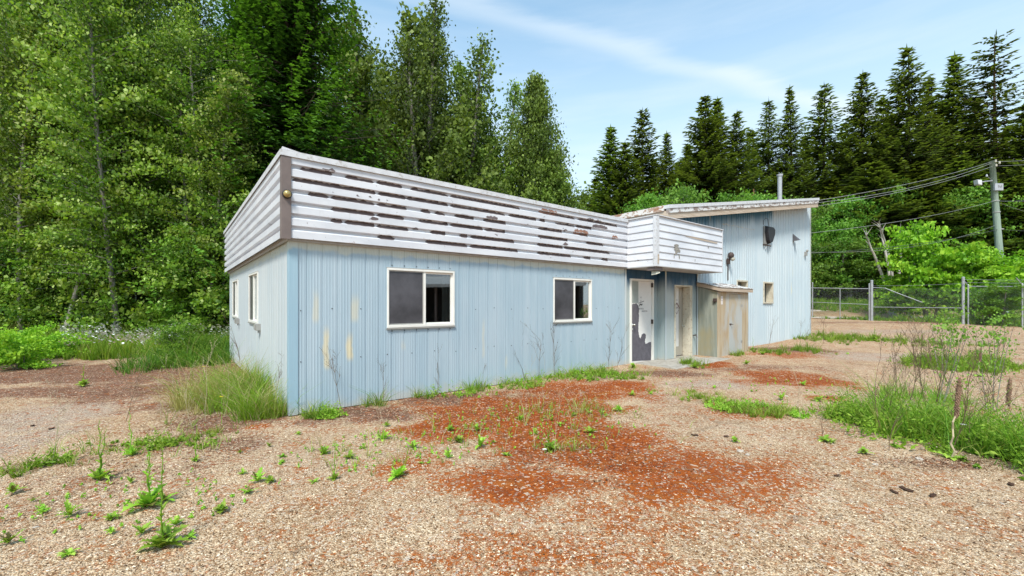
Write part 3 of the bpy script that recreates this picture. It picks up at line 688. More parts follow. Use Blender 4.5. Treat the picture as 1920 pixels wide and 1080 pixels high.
def slider(a, b, z0, z1, side=False, label=None, curtain=True):
    """sliding window: frame in the opening, screen half, glazed half"""
    tr = (lambda u, v, z: (v, u, z)) if side else (lambda u, v, z: (u, v, z))
    def bx(m, u0, u1, v0, v1, zz0, zz1):
        A = tr(u0, v0, zz0); B = tr(u1, v1, zz1); m.box(A[0], B[0], A[1], B[1], A[2], B[2])
    fr = MB(); t = 0.032
    bx(fr, a, b, -0.022, 0.06, z1-t, z1); bx(fr, a, b, -0.026, 0.06, z0, z0+t*1.25); bx(fr, a, a+t*0.8, -0.021, 0.06, z0+t*1.25, z1-t); bx(fr, b-t*1.0, b, -0.021, 0.06, z0+t*1.25, z1-t)
    win = fr.build('window', M['vinyl'], office, label, bevel=0.003)
    mid = a+(b-a)*0.525; i0, i1, j0, j1 = a+t*0.8, b-t, z0+t*1.25, z1-t
    lo, hi = (i0, mid) if not side else (mid, i1)
    sash = MB()
    bx(sash, mid-0.012, mid+0.028, -0.008, 0.03, j0, j1)
    gl0, gl1 = (mid+0.028, i1) if not side else (i0, mid-0.012)
    bx(sash, gl0, gl1, 0.012, 0.034, j1-0.03, j1-0.001); bx(sash, gl0, gl1, 0.012, 0.034, j0+0.001, j0+0.022)
    bx(sash, gl1-0.03 if not side else gl0, gl1 if not side else gl0+0.03, 0.010, 0.036, j0+0.022, j1-0.03)
    sash.build('sash', M['vinyl'], win, bevel=0.002)
    s2 = MB(); l0, l1 = (i0, mid-0.012) if not side else (mid+0.028, i1)
    bx(s2, l0, l1, -0.004, 0.006, j0, j0+0.02); bx(s2, l0, l1, -0.004, 0.006, j1-0.016, j1); bx(s2, l0, l0+0.012, -0.004, 0.006, j0+0.02, j1-0.016); bx(s2, l1-0.016, l1, -0.004, 0.006, j0+0.02, j1-0.016)
    s2.build('screen_frame', M['grey_metal'], win)
    s3 = MB(); bx(s3, l0+0.01, l1-0.01, 0.002, 0.004, j0+0.01, j1-0.01); s3.build('insect_screen', M['screen'], win)
    s4 = MB(); bx(s4, gl0, gl1, 0.024, 0.028, j0+0.01, j1-0.01); s4.build('glass_pane', M['glass'], win)
    s5 = MB(); bx(s5, a-0.01, b+0.01, -0.03, 0.0, z0-0.022, z0-0.002); s5.build('sill_flashing', M['grey_metal'], win)
    s7 = MB(); bx(s7, a-0.008, b+0.008, -0.012, 0.0, z1+0.002, z1+0.014); s7.build('head_flashing', M['grey_metal'], win)
    if curtain:
        s6 = MB()
        c0, c1 = (i1-0.14, i1+0.12) if not side else (i0-0.1, i0+0.1)
        for k in range(8):
            ua = c0+(c1-c0)*k/8; bx(s6, ua, ua+(c1-c0)/8-0.004, 0.10+0.014*(k % 2), 0.115+0.014*(k % 2), z0-0.02, z1+0.02)
        bx(s6, i0, i1, 0.105, 0.14, j1-0.09, j1-0.06)
        s6.build('curtain', M['curtain'], win)
    return win
slider(W1[0], W1[1], *Z1, label='larger front sliding window nearest the corner')
slider(W2[0], W2[1], *Z2, label='front sliding window nearer the doors')
slider(WL1[0], WL1[1], *ZL1, side=True, label='end wall window nearer the corner')
slider(WL2[0], WL2[1], *ZL2, side=True, label='end wall window farther from the corner')
for (v, z, s) in ((Vat(487.5), Zat(613, 0, Vat(487.5)), 0.075), (Vat(448.5), Zat(602, 0, Vat(448.5)), 0.07)):
    mb = MB(); mb.box(-0.075, -0.0, v-s, v+s*0.9, z-0.06, z+0.06); mb.box(-0.095, -0.076, v-s*0.7, v+s*0.5, z-0.045, z+0.045); mb.tube([(-0.03, v-s*0.2, z-0.06), (-0.03, v-s*0.2, z-0.1)], 0.012)
    mb.build('outlet_box', M['grey_metal'], office, bevel=0.004)

# dome lamp on the fascia corner
mb = MB(); ul, zl = -0.055, Zat(365, -0.05, -0.1)
mb.lathe((ul, -0.12, zl), [(0.056, 0.0), (0.058, -0.018), (0.050, -0.026)], 24, 'y'); lb = mb.build('dome_lamp', M['black'], office, smooth=False)
mb = MB(); mb.lathe((ul, -0.12, zl), [(0.046, -0.02), (0.047, -0.034), (0.040, -0.052), (0.026, -0.065), (0.01, -0.071)], 24, 'y'); mb.build('lamp_cover', M['brass'], lb, smooth=True)

# ---- first door
door = MB(); door.box(DU[0]+0.055, DU[1]-0.05, 0.012, 0.05, DZ[0], DZ[1]-0.05)
door = door.build('door', M['door_white'], office, 'white door with a big patch of paint worn to grey', bevel=0.003)
mb = MB(); mb.box(DU[0], DU[0]+0.05, -0.035, 0.06, 0.02, DZ[1]); mb.box(DU[1]-0.045, DU[1], -0.03, 0.06, 0.05, DZ[1]); mb.box(DU[0]+0.05, DU[1]-0.045, -0.028, 0.06, DZ[1]-0.046, DZ[1])
mb.build('door_frame', M['vinyl'], door, bevel=0.004)
d0, d1 = DU[0]+0.058, DU[1]-0.053; dw = d1-d0; dh = DZ[1]-0.05-DZ[0]
def dpt(px, py, v=0.009):
    u = Uat(px, v); return (u, v, Zat(py, u, v))
pts = [(1183, 677), (1183, 618), (1182.5, 573), (1187, 569.5), (1193, 569), (1196.5, 573), (1198, 579), (1197.5, 588), (1198.3, 598), (1197.2, 606), (1196.8, 616), (1197.4, 626), (1199, 632), (1200.8, 634.5), (1202, 632),
       (1203.2, 627.5), (1206, 625.5), (1209, 625.3), (1210.8, 628), (1210.8, 632), (1209.6, 637), (1209.2, 641), (1210.6, 645), (1213.5, 644), (1217, 642), (1221, 640.6), (1221, 675)]
_p = []
for (a_, b_), (c2, d2_) in zip(pts, pts[1:]+pts[:1]):
    for k in range(4): _p.append((a_+(c2-a_)*k/4+R.uniform(-.45, .45), b_+(d2_-b_)*k/4+R.uniform(-.6, .6)))
pts = _p
mb = MB(); P3 = [dpt(*q_) for q_ in pts]
P3 = [(min(max(q_[0], d0+0.002), d1-0.002), q_[1], max(q_[2], DZ[0]+0.01)) for q_ in P3]
mb.prism(P3, (0, 0.0025, 0)); mb.build('worn_paint_patch', M['primer'], door)
for (px, py, r) in ((1184, 600, .02), (1185, 610, .03), (1186, 617, .018), (1184, 588, .016), (1184.6, 624, .02), (1183.8, 640, .015)):
    c_ = dpt(px, py, 0.006); mb = MB(); mb.prism([(c_[0]+r*math.cos(a)*R.uniform(.3, 1), 0.0055, c_[2]+r*1.3*math.sin(a)*R.uniform(.4, 1)) for a in np.linspace(0, 5.5, 8)], (0, 0.002, 0)); mb.build('paint_flake', M['door_white'], door)
mb = MB(); mb.box(d0+0.002, d0+dw*0.35, 0.0065, 0.0105, Zat(568, DU[0], 0), DZ[1]-0.06)
mb.build('glass_panel', plain('blue_grey_unfaded_paint', (0.30, 0.33, 0.31), 0.5, 0.12, 2), door)
for py in (535, 603):
    c_ = dpt(1223, py); mb = MB(); mb.box(d1-0.02, d1+0.012, -0.036, 0.012, c_[2]-0.055, c_[2]+0.055); mb.build('hinge', M['hinge'], door)
c_ = dpt(1186.5, 609); mb = MB(); mb.lathe((c_[0], 0.008, c_[2]), [(0.032, 0), (0.03, -0.012), (0.012, -0.018), (0.012, -0.04), (0.024, -0.05), (0.026, -0.065), (0.015, -0.075)], 14, 'y'); mb.build('handle', M['chrome'], door, smooth=True)
def text(s, px, py, h, mat, parent, shear=0.0, bold=0, v=0.0075, v_of=None, rz=0):
    cu = bpy.data.curves.new('lettering', 'FONT'); cu.body = s; cu.size = h*1.35; cu.extrude = 0.0006; cu.shear = shear; cu.offset = bold; cu.materials.append(mat)
    o = bpy.data.objects.new('lettering', cu); u = Uat(px, v); o.location = (u, v, Zat(py, u, v)); o.rotation_euler = (math.radians(90), rz, 0)
    dg = bpy.context.evaluated_depsgraph_get(); col.objects.link(o); dg.update()
    me = bpy.data.meshes.new_from_object(o.evaluated_get(dg)); bpy.data.objects.remove(o)
    o2 = bpy.data.objects.new('lettering', me); col.objects.link(o2); o2.location = (u, v, Zat(py, u, v)); o2.rotation_euler = (math.radians(90), rz, 0); o2.parent = parent
    return o2
text('JPW', 1198.6, 573.2, 0.052, M['ink'], door, 0.35, 0.002)
text('ROAD &', 1198.2, 580.2, 0.038, M['ink_grey'], door, 0)
text('BRIDGE INC.', 1203.2, 584.6, 0.033, M['ink_grey'], door, 0)
mb = MB(); a = dpt(1196.8, 569.2, .0075); b = dpt(1207.3, 565.3, .0075); mb.prism([a, (a[0], a[1], a[2]+0.008), (b[0], b[1], b[2]+0.016), (b[0], b[1], b[2]+0.002)], (0, .001, 0))
a = dpt(1201.2, 565.5, .0075); mb.prism([a, (a[0]+0.02, a[1], a[2]), (a[0]+0.02, a[1], a[2]+0.035), (a[0]+0.008, a[1], a[2]+0.03)], (0, .001, 0)); mb.build('lettering', M['ink'], door)
text('HQ', 1200.3, 558.4, 0.03, M['ink_grey'], door)

# ---- canopy over the doors (boxed, clapboard faces)
VC = Vat(1230, UC)      # front plane of the canopy
UE = Uat(1352.5, VC)
ZC0 = Zat(498.0, UC, VC)-0.0; ZC1 = ZF1+0.0
can = MB()
n = 7; pc = (ZC1-ZC0)/n
CZ = []
for k in range(n):
    z = ZC0+k*pc; CZ += [(z, 0.022), (z+pc-0.012, 0.004), (z+pc-0.001, 0.004)]
for (z0, da), (z1, db) in zip(CZ, CZ[1:]):
    can.quad((UC-0.02, VC-da, z0), (UE, VC-da, z0), (UE, VC-db, z1), (UC-0.02, VC-db, z1))
    can.quad((UC-da-0.0, FV, z0), (UC-da, VC, z0), (UC-db, VC, z1), (UC-db, FV, z1))
can = can.build('canopy', M['canopy'], office, 'boxed white clapboard canopy over the two doors')
mb = MB(); mb.box(UC+0.0, UE-0.005, VC+0.0, 0.6, ZC0+0.005, ZC1-0.02); mb.build('canopy_core', M['soffit'], can)
mb = MB(); mb.box(UC-0.028, UC+0.075, VC-0.034, VC-0.0235, ZC0-0.012, ZC1-0.005); mb.box(UC-0.034, UC-0.0285, VC-0.034, VC+0.05, ZC0-0.012, ZC1-0.005); mb.build('canopy_corner', M['white'], can); mb = MB()
mb.box(UE-0.005, UE+0.028, VC-0.03, 0.1, ZC0-0.01, ZC1+0.0); mb.build('canopy_corner', M['white'], can)
mb = MB(); mb.box(UC-0.04, UE+0.03, VC-0.042, VC+0.09, ZC1+0.001, ZC1+0.02); mb.box(UC-0.04, UC+0.05, VC+0.091, 0.0, ZC1+0.001, ZC1+0.02); mb.build('canopy_cap', M['white'], can)
mb = MB(); mb.box(UC-0.02, UE+0.02, VC-0.028, 0.28, ZC0-0.018, ZC0-0.002); mb.build('soffit', M['soffit'], can)
# torn sign remnant, cracked corner
TS = plain('torn_grey_sign', (0.28, 0.26, 0.23), 0.8, 0.5, 30, dirt=(0.07, 0.06, 0.06))
mb = MB()
def cpt(px, py, v=VC-0.026):
    u = Uat(px, v); return (u, v, Zat(py, u, v))
for outl in ([(1264, 459), (1268, 457.5), (1272, 458.5), (1273, 461), (1271, 463), (1273.5, 466), (1276, 470.5), (1275.5, 473), (1271.5, 472.5), (1269, 476), (1266.5, 477), (1266.5, 470), (1264.5, 467), (1265.5, 463)],
             [(1264, 477), (1265.3, 477), (1264.6, 484), (1263.6, 484)], [(1273, 476), (1274.2, 476), (1275, 485), (1273.8, 485)], [(1327.5, 462), (1329, 462), (1328.8, 466), (1327.8, 465)], [(1303, 486), (1304, 486), (1303.8, 490), (1303.2, 490)]):
    mb = MB(); mb.prism([cpt(*q_) for q_ in outl], (0, 0.002, 0)); mb.build('torn_sign_remnant', TS, can)
mb = MB()
mb.prism([cpt(*q_, VC-0.037) for q_ in [(1233.5, 477), (1236, 475.5), (1236.3, 486), (1235.3, 495), (1233, 494), (1233.4, 485)]], (0, 0.002, 0)); mb.build('bare_wood_strip', M['fascia_wood'], can); mb = MB()
mb.prism([cpt(*q_) for q_ in [(1283, 441.5), (1300, 444), (1322, 449.3), (1345, 454.6), (1345, 456.8), (1322, 452), (1300, 446.3)]], (0, 0.002, 0))
mb.build('bare_wood_strip', M['fascia_wood'], can)
# floodlight under the canopy corner
mb = MB(); lu, lv = UC+0.12, VC+0.14
mb.box(lu-0.11, lu+0.16, lv-0.13, lv+0.09, ZC0-0.10, ZC0-0.019); fl = mb.build('floodlight', M['trim_brown'], office, 'brown floodlight under the canopy corner', bevel=0.006)
mb = MB(); mb.hexa([(lu-0.07, lv-0.12, ZC0-0.19), (lu+0.05, lv-0.14, ZC0-0.15), (lu+0.06, lv+0.0, ZC0-0.17), (lu-0.06, lv+0.02, ZC0-0.205), (lu-0.04, lv-0.08, ZC0-0.101), (lu+0.10, lv-0.09, ZC0-0.101), (lu+0.10, lv+0.03, ZC0-0.101), (lu-0.04, lv+0.03, ZC0-0.101)])
mb.build('lamp_head', M['curtain'], fl, bevel=0.006)

# ================================================================== TALL PART
shop = empty('workshop_building', W(0, 0), ROT, 'tall building of pale blue corrugated metal with a rising roof edge', 'building')
UR = Uat(1518.5, V2); OV = Vat(1253, UIN-0.25)   # roof overhang plane is solved from its corner
OVR = V2-0.42
UL_ = Uat(1252.5, OVR); URR = Uat(1534, OVR)
ZRT = lambda u: Zat(384, UL_, OVR)+(Zat(371.2, URR, OVR)-Zat(384, UL_, OVR))*(u-UL_)/(URR-UL_)
ZRB = lambda u: Zat(410.7, UL_, OVR)+(Zat(388.2, URR, OVR)-Zat(410.7, UL_, OVR))*(u-UL_)/(URR-UL_)
BV = V2+9.0
D2U = (Uat(1264, V2), Uat(1296.5, V2)); D2Z = (0.1, Zat(534, D2U[0], V2))
SW = (Uat(1380, V2), Uat(1400, V2), Zat(545, Uat(1380, V2), V2), Zat(524.5, Uat(1380, V2), V2))
TW = (Uat(1430.5, V2), Uat(1448, V2), Zat(569, Uat(1430.5, V2), V2), Zat(528, Uat(1430.5, V2), V2))
SP = UIN+0.0; u_split = Uat(1306, V2)
mb = MB(); zb = 0.09
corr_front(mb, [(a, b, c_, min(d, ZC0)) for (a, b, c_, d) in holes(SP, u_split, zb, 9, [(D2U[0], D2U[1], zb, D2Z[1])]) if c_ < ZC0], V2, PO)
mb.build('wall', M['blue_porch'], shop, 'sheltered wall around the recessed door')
mb = MB()
def zt(u): return ZRB(u)+0.12
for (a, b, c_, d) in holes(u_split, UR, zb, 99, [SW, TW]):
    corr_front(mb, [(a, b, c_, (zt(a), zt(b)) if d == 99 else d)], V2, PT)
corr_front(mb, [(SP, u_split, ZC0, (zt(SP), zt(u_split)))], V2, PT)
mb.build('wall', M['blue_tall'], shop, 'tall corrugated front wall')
mb = MB(); mb.hexa([(UR-0.05, V2+0.002, zb), (UR, V2+0.002, zb), (UR, BV, zb), (UR-0.05, BV, zb), (UR-0.05, V2+0.002, zt(UR)), (UR, V2+0.002, zt(UR)), (UR, BV, zt(UR)), (UR-0.05, BV, zt(UR))])
mb.hexa([(SP, V2+0.03, zb), (SP+0.05, V2+0.03, zb), (SP+0.05, BV, zb), (SP, BV, zb), (SP, V2+0.03, zt(SP)), (SP+0.05, V2+0.03, zt(SP)), (SP+0.05, BV, zt(SP)), (SP, BV, zt(SP))])
mb.hexa([(SP+.05, BV-0.05, zb), (UR-.05, BV-0.05, zb), (UR-.05, BV, zb), (SP+.05, BV, zb), (SP+.05, BV-0.05, zt(SP)), (UR-.05, BV-0.05, zt(UR)), (UR-.05, BV, zt(UR)), (SP+.05, BV, zt(SP))])
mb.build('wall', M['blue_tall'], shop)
# side return between the doors
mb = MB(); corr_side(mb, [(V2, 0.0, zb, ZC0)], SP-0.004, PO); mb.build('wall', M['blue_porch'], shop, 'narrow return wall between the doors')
mb = MB(); mb.box(SP-0.014, SP+0.03, V2-0.022, V2-0.0105, zb-0.01, ZC0); mb.box(UR-0.04, UR+0.014, V2-0.036, V2-0.024, zb, zt(UR)-0.1); mb.box(UR+0.002, UR+0.014, V2-0.023, V2+0.05, zb, zt(UR)-0.1)
mb.box(u_split-0.02, u_split+0.02, V2-0.034, V2-0.024, zb, ZC0)
mb.build('corner_flashing', M['blue_left'], shop)
mb = MB(); mb.box(SP+0.01, UR-0.01, V2+0.015, V2+0.2, -0.3, 0.088); mb.box(SP+0.06, UR-0.06, V2+0.4, BV-0.1, 0.0, 0.08); mb.build('foundation', M['concrete'], shop)
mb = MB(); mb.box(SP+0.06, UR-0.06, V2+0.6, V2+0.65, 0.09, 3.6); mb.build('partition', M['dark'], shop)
# roof and its boards
def slab(m, u0, u1, v0, v1, zlo, zhi):
    m.hexa([(u0, v0, zlo(u0)), (u1, v0, zlo(u1)), (u1, v1, zlo(u1)), (u0, v1, zlo(u0)), (u0, v0, zhi(u0)), (u1, v0, zhi(u1)), (u1, v1, zhi(u1)), (u0, v1, zhi(u0))])
mb = MB(); slab(mb, UL_+0.05, URR-0.05, OVR+0.05, BV+0.3, lambda u: ZRB(u)+0.13, lambda u: ZRT(u)-0.02); mb.build('roof', M['roof'], shop)
hgt = lambda u: ZRT(u)-ZRB(u)
mb = MB(); slab(mb, UL_, URR, OVR, OVR+0.045, lambda u: ZRB(u), lambda u: ZRB(u)+hgt(u)*0.42)
mb.build('fascia_board', M['fascia_wood'], shop, 'bare weathered lower fascia board')
mb = MB(); slab(mb, UL_, URR+0.006, OVR-0.022, OVR+0.045, lambda u: ZRB(u)+hgt(u)*0.42+0.003, lambda u: ZRB(u)+hgt(u)*0.74)
mb.build('fascia_board', M['fascia_peel'], shop, 'flaking upper fascia board')
mb = MB(); slab(mb, UL_-0.02, URR+0.02, OVR-0.04, OVR+0.10, lambda u: ZRB(u)+hgt(u)*0.74+0.003, lambda u: ZRT(u))
mb.build('drip_edge', M['white'], shop)
mb = MB(); slab(mb, UL_, UL_+0.045, OVR+0.046, BV+0.3, lambda u: ZRB(UL_)+0.03, lambda u: ZRB(UL_)+hgt(UL_)*0.6); mb.build('fascia_board', M['fascia_wood'], shop)
mb = MB(); slab(mb, UL_-0.03, UL_+0.08, OVR+0.101, BV+0.3, lambda u: ZRB(UL_)+hgt(UL_)*0.6+.003, lambda u: ZRT(UL_)); mb.build('drip_edge', M['shingle'], shop, 'rusty flaking drip edge')
mb = MB(); slab(mb, UL_+0.047, URR-0.02, OVR+0.047, V2+0.05, lambda u: ZRB(u)+0.10, lambda u: ZRB(u)+0.128); mb.build('soffit', M['fascia_wood'], shop)
# chimney pipe
cu_, cv_ = Uat(1462, V2+2.2), V2+2.2; zb_ = ZRT(cu_)-0.1; zt_ = Zat(326, cu_, cv_)
mb = MB(); mb.lathe((cu_, cv_, 0), [(0.10, zb_), (0.10, zt_-0.16), (0.115, zt_-0.158), (0.115, zt_-0.13)], 18); mb.lathe((cu_, cv_, 0), [(0.13, zt_-0.12), (0.14, zt_-0.03), (0.05, zt_)], 18); mb.lathe((cu_, cv_, 0), [(0.08, zt_-0.135), (0.08, zt_-0.115)], 12)
mb.build('chimney_pipe', M['galv'], shop, smooth=False)

# ---- second door, set back in a deep frame
rec = 0.22
mb = MB(); d2 = D2U
mb.box(d2[0]+0.04, d2[1]-0.05, V2+rec, V2+rec+0.04, D2Z[0], D2Z[1]-0.03); door2 = mb.build('door', M['door_white'], shop, 'recessed stained door with a diamond mark')
dd0, dd1 = d2[0]+0.04, d2[1]-0.05
def d2pt(px, py, v): u = Uat(px, v); return (u, v, Zat(py, u, v))
split = Uat(1272.5, V2+rec)
mb = MB(); mb.box(split, dd1-0.003, V2+rec-0.012, V2+rec-0.001, D2Z[0]+0.02, D2Z[1]-0.06); mb.box(dd0+0.001, split-0.001, V2+rec-0.012, V2+rec-0.001, D2Z[0]+0.02, Zat(652, d2[0], V2+rec))
mb.build('stained_panel', M['door_tan'], door2)
mb = MB(); mb.box(d2[0], d2[0]+0.038, V2-0.03, V2+rec+0.03, zb, D2Z[1]); mb.box(d2[1]-0.048, d2[1], V2-0.03, V2+rec+0.03, zb, D2Z[1]); mb.box(d2[0]+0.038, d2[1]-0.048, V2-0.03, V2+rec+0.03, D2Z[1]-0.035, D2Z[1])
mb.box(d2[1]-0.11, d2[1]-0.049, V2-0.02, V2+rec-0.02, zb, D2Z[1]-0.036)
mb.build('door_frame', M['door_cream'], door2, bevel=0.003)
hx = d2pt(1279.5, 611, V2+rec-0.012); mb = MB(); mb.lathe(hx, [(0.03, 0), (0.012, -0.014), (0.012, -0.04), (0.026, -0.052), (0.024, -0.07), (0.01, -0.076)], 14, 'y'); mb.build('handle', M['chrome'], door2, smooth=True)
mb = MB()
vq = V2+rec-0.014
def dia(pts_, wd=0.008):
    for a, b in zip(pts_, pts_[1:]):
        A = Vector(d2pt(*a, vq)); B = Vector(d2pt(*b, vq)); dd = (B-A).normalized(); nn_ = Vector((-dd.z, 0, dd.x))*wd
        mb.prism([A-nn_, B-nn_, B+nn_, A+nn_], (0, 0.0015, 0))
dia([(1264.5, 577), (1269.2, 568), (1274.5, 578.5)], 0.012); dia([(1265.5, 580.5), (1269.0, 589), (1273, 580)], 0.005); dia([(1266.5, 576.5), (1267.5, 579.5), (1269.5, 575.5), (1271.5, 579)], 0.006)
mb.build('diamond_mark', M['ink_red'], door2)
mb = MB(); dia([(1268, 561.2), (1268, 563.8)], 0.003); dia([(1268, 562.5), (1269.8, 562.5)], 0.003); dia([(1269.8, 561.2), (1269.8, 563.8)], 0.003); mb.build('lettering', M['ink_grey'], door2)
# hose bib
hb = d2pt(1300.5, 630, V2-0.02); mb = MB(); mb.tube([(hb[0], V2, hb[2]+.02), (hb[0], V2-0.09, hb[2]+.02), (hb[0], V2-0.12, hb[2]-0.03)], 0.013, 8); mb.lathe((hb[0], V2-0.07, hb[2]+.05), [(0.03, 0), (0.03, 0.008)], 10); mb.tube([(hb[0], V2-0.07, hb[2]+.02), (hb[0], V2-0.07, hb[2]+.05)], 0.007)
mb.tube([(hb[0]+.05, V2-0.06, hb[2]+.02), (hb[0], V2-0.07, hb[2]+.02)], 0.01); mb.build('hose_tap', M['hinge'], shop)
# windows in the corrugated wall
def boxwin(a, b, c_, d, dep, label):
    fr = MB(); t = 0.05
    fr.box(a, b, V2-0.045, V2+dep, d-t, d); fr.box(a, b, V2-0.05, V2+dep, c_, c_+t*0.8); fr.box(a, a+t*0.8, V2-0.04, V2+dep, c_+t*0.8, d-t); fr.box(b-t, b, V2-0.04, V2+dep, c_+t*0.8, d-t)
    wn = fr.build('window', M['door_cream'], shop, label, bevel=0.003)
    p_ = MB(); p_.box(a+t*0.8, b-t, V2+dep-0.02, V2+dep-0.014, c_+t*0.8, d-t); p_.build('glass_pane', M['screen2'], wn)
M['screen2'] = plain('dusty_glass', (0.065, 0.07, 0.07), 0.15, 0.4, 3, 0.5)
boxwin(*SW, 0.16, 'small high window partly behind the closet roof'); boxwin(*TW, 0.20, 'narrow cream framed window in the corrugated wall')
# black ventilator cover hanging on the wall
def tpt(px, py, off=0.0): v = V2-0.022-off; u = Uat(px, v); return Vector((u, v, Zat(py, u, v)))
A = [tpt(1432.5, 423), tpt(1444, 425.5), tpt(1447.5, 431), tpt(1447, 440), tpt(1442, 456), tpt(1437, 459), tpt(1434, 452), tpt(1432, 435)]
mb = MB(); cen = sum(A, Vector())/len(A); B = [cen+(q_-cen)*0.86+Vector((0.0, -0.13, 0.0)) for q_ in A]
n0 = len(mb.v); mb.v += [tuple(q_) for q_ in A+B]
for i in range(8): mb.f.append((i, (i+1) % 8, 8+(i+1) % 8, 8+i)); mb.t.append(0.5)
mb.f.append(tuple(range(8, 16))); mb.t.append(0.5); mb.f.append(tuple(range(8))[::-1]); mb.t.append(.5)
hood = mb.build('vent_hood', M['black'], shop, 'large black vent cover bulging from the wall', bevel=0.008)
mb = MB(); mb.hexa([tpt(1431, 424)+Vector((0, 0.0, 0)), tpt(1434, 424), tpt(1437, 458), tpt(1431, 457)]+[q_+Vector((0, -0.03, 0)) for q_ in (tpt(1431, 424), tpt(1434, 424), tpt(1437, 458), tpt(1431, 457))]); mb.build('vent_plate', M['grey_metal'], hood)
mb = MB(); mb.tube([tpt(1431, 458.5, .02), tpt(1445.5, 461.5, .1)], 0.02); mb.tube([tpt(1431.5, 421), tpt(1432, 413, .05), tpt(1436, 408.5, .1), tpt(1440, 411, .1), tpt(1441.5, 424, .1)], 0.008); mb.build('vent_bracket', M['hinge'], hood)
mb = MB(); a = tpt(1488, 448, 0); mb.v += [tuple(a+Vector(q_)) for q_ in ((-.1, 0, .2), (.14, 0, -.06), (-.1, 0, -.1), (.1, -.2, -.05), (-.06, -.18, -.08))]; mb.f += [(0, 1, 3), (0, 3, 4), (0, 4, 2), (2, 4, 3, 1), (0, 2, 1)]; mb.t += [.5]*5; mb.build('vent_cowl', M['screw'], shop, 'small triangular cowl near the far corner')
mb = MB(); a = tpt(1509, 476); mb.box(a.x-.07, a.x+.07, V2-.1, V2-.01, a.z-.08, a.z+.08); mb.lathe((a.x, V2-.1, a.z+.12), [(.05, .02), (.05, -.03), (.02, -.05)], 10, 'y'); mb.build('junction_box', M['grey_metal'], shop, 'small electrical box at the far corner', bevel=.006)
# wall lamp with its conduit
a = tpt(1363.5, 485, 0); mb = MB(); mb.tube([(a.x, V2-.045, a.z-.1), (a.x, V2-.045, Zat(526, a.x, V2))], 0.016, 8); mb.box(a.x-.05, a.x+.05, V2-.09, V2-.02, a.z-.16, a.z)
wl = mb.build('wall_lamp', M['hinge'], shop, 'dark wall lamp with conduit running down to the closet roof')
mb = MB(); mb.lathe((a.x+.02, V2-.09, a.z+.09), [(.03, .04), (.085, .02), (.10, -.03), (.085, -.08), (.04, -.11)], 14, 'y'); mb.build('lamp_housing', M['hinge'], wl, smooth=True)
mb = MB(); mb.lathe((a.x+.06, V2-.15, a.z+.0), [(.055, .03), (.075, 0), (.06, -.05), (.02, -.075)], 14, 'z'); mb.build('lamp_lens', M['curtain'], wl, smooth=True)
# chips of paint along old sign line
mb = MB()
for k in range(26):
    px = 1354+k*2.4; py = 419.5+k*0.45+R.uniform(-1, 1); a = tpt(px, py, 0.001); s = R.uniform(.012, .028); mb.box(a.x-s, a.x+s, a.y-.001, a.y+.003, a.z-s*.6, a.z+s*.6)
mb.build('paint_scar', plain('cream_scar', (0.55, 0.50, 0.42)), shop)

# ================================================================== PLYWOOD CLOSET
KU0 = Uat(1308.5, V2-0.03); KV = Vat(1346, KU0); KU1 = Uat(1403, KV); kz0 = 0.085
kzw = Zat(537, KU0, V2-0.03); kzf = Zat(546.5, KU0, KV); 
closet = empty('utility_closet', W(0, 0), ROT, 'weathered plywood lean-to closet with sloping lid against the tall wall', 'shed')
def kt(v): return kzw+(kzf-kzw)*(V2-0.03-v)/(V2-0.03-KV)
mb = MB(); mb.hexa([(KU0, KV+.02, kz0), (KU0+.02, KV+.02, kz0), (KU0+.02, V2-.026, kz0), (KU0, V2-.026, kz0), (KU0, KV+.02, kt(KV)), (KU0+.02, KV+.02, kt(KV)), (KU0+.02, V2-.026, kt(V2-.03)), (KU0, V2-.026, kt(V2-.03))])
mb.build('side_panel', M['ply_grey'], closet, 'grey green plywood side')
mb = MB(); mb.hexa([(KU1-.02, KV+.02, kz0), (KU1, KV+.02, kz0), (KU1, V2-.026, kz0), (KU1-.02, V2-.026, kz0), (KU1-.02, KV+.02, kt(KV)), (KU1, KV+.02, kt(KV)), (KU1, V2-.026, kt(V2-.03)), (KU1-.02, V2-.026, kt(V2-.03))]); mb.build('side_panel', M['ply_grey'], closet)
kd = (Uat(1367, KV), Uat(1391, KV)); kdz = Zat(550.5, KU0, KV)
mb = MB(); mb.box(KU0, kd[0]-.006, KV, KV+.018, kz0, kt(KV)); mb.box(kd[1]+.006, KU1, KV, KV+.018, kz0, kt(KV)); mb.box(kd[0]-.0055, kd[1]+.0055, KV+.001, KV+.018, kdz, kt(KV)-.002)
mb.build('front_panel', M['ply_tan'], closet, 'tan plywood front with peeling paint')
mb = MB(); mb.box(kd[0], kd[1], KV-.004, KV+.014, kz0+.03, kdz-.006); kdoor = mb.build('door', M['ply_blue'], closet, 'washed out plank door')
mb = MB(); a = (kd[0]+.07, Zat(608, kd[0], KV)); mb.box(a[0]-.05, a[0]+.05, KV-.014, KV-.005, a[1]-.02, a[1]+.02); mb.tube([(a[0], KV-.01, a[1]), (a[0], KV-.05, a[1]), (a[0]+.06, KV-.05, a[1]-.01)], .009); mb.build('handle', M['hinge'], kdoor)
for py in (573, 640):
    mb = MB(); z_ = Zat(py, kd[1], KV); mb.box(kd[1]-.07, kd[1]-.008, KV-.008, KV-.005, z_-.03, z_+.03); mb.box(kd[1]-.007, kd[1]+.008, KV-.012, KV-.0005, z_-.035, z_+.035); mb.build('hinge', M['grey_metal'], kdoor)
